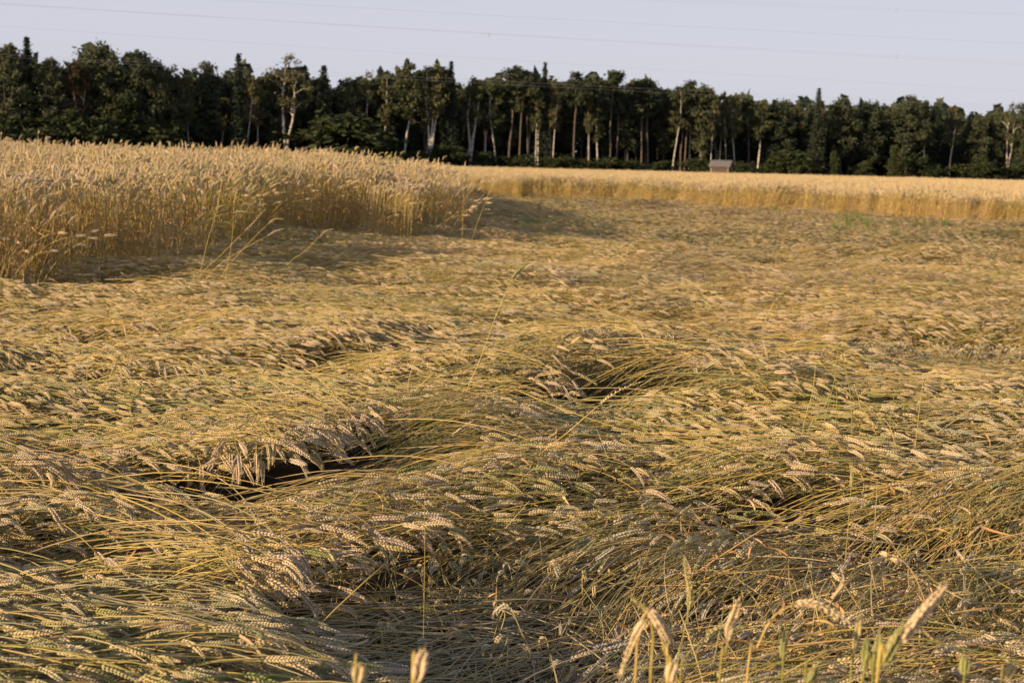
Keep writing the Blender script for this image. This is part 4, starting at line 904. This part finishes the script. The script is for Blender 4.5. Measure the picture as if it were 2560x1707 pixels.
mid([(2115, 1380), (2122, 1300), (2128, 1220)], [(2129, 1200), (2130, 1180), (2131, 1155)], 'thin upright green ear above the narrow right trough', .3, .2, thick=.0014, scale=.75)
mid([(650, 960), (655, 935)], [(664, 920), (668, 900), (672, 945-50)], 'short green ear standing up from the left mat', .15, .3, scale=.8)
for i, (sx, sy, ex, ey, tn) in enumerate([(2010, 1060, 2040, 905, .3), (2060, 1060, 2098, 850, .1), (2090, 1050, 2080, 900, .15), (2130, 1060, 2105, 880, .2), (2180, 1060, 2045, 900, .5), (2230, 1080, 2150, 1000, .8), (2025, 1065, 2075, 985, .2), (2150, 1050, 2135, 960, .4)]):
    mid([(sx, sy), ((sx+ex)/2+6, (sy+ey)/2), (ex, ey)], None, ['bare green straw at the left of the loose upright bunch', 'tallest green straw of the loose upright bunch', 'dark green straw inside the loose upright bunch', 'slim straw crossing the middle of the loose upright bunch', 'golden straw slanting left across the loose upright bunch', 'brown straw at the right foot of the loose upright bunch', 'short green straw low in the loose upright bunch', 'yellow straw at the right of the loose upright bunch'][i], .5, tn, thick=.0019)
for i, (sx, sy, ex, ey, tn) in enumerate([(1010, 980, 975, 915, .4), (1020, 985, 1035, 905, .5), (1035, 990, 1085, 930, .6), (995, 975, 960, 930, .7)]):
    mid([(sx, sy), ((sx+ex)/2-4, (sy+ey)/2), (ex, ey)], None, ['broken straw pointing up left from the small splayed tuft', 'broken straw pointing straight up from the small splayed tuft', 'broken straw pointing right from the small splayed tuft', 'reddish straw at the left of the small splayed tuft'][i], .5, tn, thick=.0019)
mid([(1330, 1160), (1420, 1080), (1500, 1010)], [(1520, 995), (1560, 970), (1615, 950)], 'long golden stalk lying slantwise over the mat toward the middle hollow', .7, .55, thick=.002)
mid([(1840, 900), (1895, 950), (1960, 1010), (2080, 1080)][::-1], [(1815, 885), (1795, 870)], 'long golden stalk bent over the pale mound', .8, .6, thick=.002)
mid([(1925, 930), (1918, 890)], [(1915, 875), (1910, 860), (1908, 850)], 'pale upright stalk in the hollow behind the pale mound', .8, .6, scale=.8)
mid([(2290, 1100), (2300, 1010), (2310, 940)], None, 'bare thin straw among the right mat', .6, .4, thick=.0014)
mid([(1560, 690), (1566, 640)], [(1570, 625), (1578, 610)], 'little ear standing above the sunlit mat in the middle distance', .5, .5)
mid([(1575, 600), (1588, 585)], [(1596, 565)], 'small far ear sticking up beyond the middle of the mat', .6, .5)
mid([(1920, 785), (1945, 745), (1975, 715)], None, 'slanting golden straw over the distant right mat', .6, .6, thick=.0018)
EDGE = 'stalks leaning out of the standing block'
for i, (st, er, lab, tn) in enumerate([
    ([(505, 685), (550, 640), (610, 580)], [(630, 560), (652, 535), (667, 520)], 'longest stalk leaning right out of the standing wheat', .75), ([(520, 690), (580, 640), (668, 590)], [(690, 578), (712, 572)], 'low leaning stalk with a level ear beyond the standing wheat', .8),
    ([(560, 680), (620, 610), (670, 560)], [(688, 548), (710, 548)], 'leaning stalk with a level ear above its neighbours', .75), ([(500, 690), (520, 600), (545, 520)], [(548, 490), (556, 445)], 'upright stalk at the corner of the standing block', .6),
    ([(565, 690), (580, 600), (585, 510)], [(592, 480), (605, 465)], 'straight corner stalk with an ear bent right', .6), ([(1180, 600), (1200, 540), (1228, 470)], [(1236, 458), (1244, 448)], 'lone stalk leaning right beyond the tip of the block', .7),
    ([(720, 660), (760, 630), (800, 590)], [(815, 578), (835, 572)], 'golden stalk slanting over the shaded bay of the block', .65), ([(1155, 610), (1158, 520), (1160, 430)], [(1162, 415), (1164, 402)], 'tall thin stalk at the tip of the standing block', .6)]):
    mid(st, er, lab, tn, .6, thick=.002, scale=1.05)

# dry orange leaves that stand out
BL = 'dry orange blades on the mat'
for px, py, L, lab in [(1690, 1255, .11, 'upright curled orange blade alone in the right middle of the mat'), (1580, 1440, .14, 'broad orange blade lying level near the blurred ears'), (1350, 1320, .12, 'orange blade crossing grey straw beside the hollow'), (1180, 1360, .15, 'long reddish blade slanting over the dark hollow'),
                       (1900, 1640, .12, 'orange blade standing between the blurred ears'), (1390, 1080, .09, 'curled brown blade in the middle of the mat'), (2150, 1010, .10, 'upright orange blade right of the loose bunch'), (1250, 1210, .10, 'small tan blade over grey ears'), (1780, 1180, .10, 'folded orange blade among right middle ears'), (2210, 1500, .14, 'rust coloured broad blade right of the big leaning ear')]:
    q = np.random.default_rng(px); g0 = blade(q, L); p = on_layer(px, py, .28)
    o = obj('dry_leaf', g0.mesh('dry_leaf', MATS3), tint=.5, hue=float(q.uniform(.5, .75)), grey=.05, label=lab, category='leaf', group=BL); o.location = (p.x, p.y, float(canopy(p.x, p.y))+.01); o.rotation_euler = (q.normal(0, .5), -q.uniform(.1, .8), q.uniform(0, 6.28))

# cornflowers and green weeds
for px, py, lab in [(1222, 600, 'blue cornflower in the shade at the tip of the standing block'), (1196, 596, 'smaller cornflower left of the one in the block shade'), (1242, 597, 'cornflower nearest the sunlit mat beyond the block shade'), (2308, 662, 'pale blue cornflower alone on the right mat'), (958, 412, 'cornflower high among the ears at the block crest')]:
    p = on_layer(px, py, .3) if py > 500 else at_depth(px, py, 15.0); z = float(ground_z(p.x, p.y))
    t = thing('cornflower', lab, 'flower', (p.x, p.y, z), 'cornflowers'); H = max(p.z-z, float(canopy(p.x, p.y))+.06-z); g = Geo(); tube(g, [(0, 0, 0), (.01, 0, H*.5), (0, 0, H)], .0015, 4); obj('stem', g.mesh('stem', [WEED]), t)
    g = Geo(); g.add(SPV*np.array((.007, .007, .016))+(0, 0, H-.012), SPF, 0)
    for k in range(11):
        a = k*.571; c, s_ = math.cos(a), math.sin(a); r = .026; g.add([(0, 0, H), (c*r-s_*.007, s_*r+c*.007, H+.012), (c*r*1.15, s_*r*1.15, H+.004), (c*r+s_*.007, s_*r-c*.007, H+.012)], [(0, 1, 2), (0, 2, 3)], 0)
    obj('bloom', g.mesh('bloom', [PETAL], False), t)
for i, (px, py, H) in enumerate([(2120, 568, .42), (2145, 560, .36), (2170, 572, .34), (1935, 532, .30), (1895, 545, .28), (2362, 570, .34), (2235, 590, .24), (1965, 528, .26), (2090, 575, .26)]):
    p = on_layer(px, py, .25); z = float(ground_z(p.x, p.y)); g = Geo(); q = np.random.default_rng(i)
    for k in range(16):
        a = q.uniform(0, 6.28); b = q.uniform(.15, .5)*H; h = H*q.uniform(.8, 1.25)+.1; c = np.array((math.cos(a), math.sin(a), 0))
        ribbon(g, curve([c*.02, c*b*.3+(0, 0, h*.6), c*b*.8+(0, 0, h), c*b*1.3+(0, 0, h*.9)], 7), np.linspace(.014, .002, 7), 0, 0, (.3, .9, .2))
    obj('green_weed', g.mesh('green_weed', [WEED], False), label=['tallest tuft of green weed before the far standing wheat', 'green weed tuft right beside the tallest one', 'third green weed tuft in the group before the far wheat', 'green weed beside the brown mound near the far edge', 'small green weed in front of the brown mound', 'lone green weed tuft near the right edge of the mat', 'tiny green weed on the sunlit mat', 'green weed behind the brown mound', 'low green weed left of the tallest tuft'][i], category='weed', group='green weeds in the flattened wheat').location = (p.x, p.y, z)
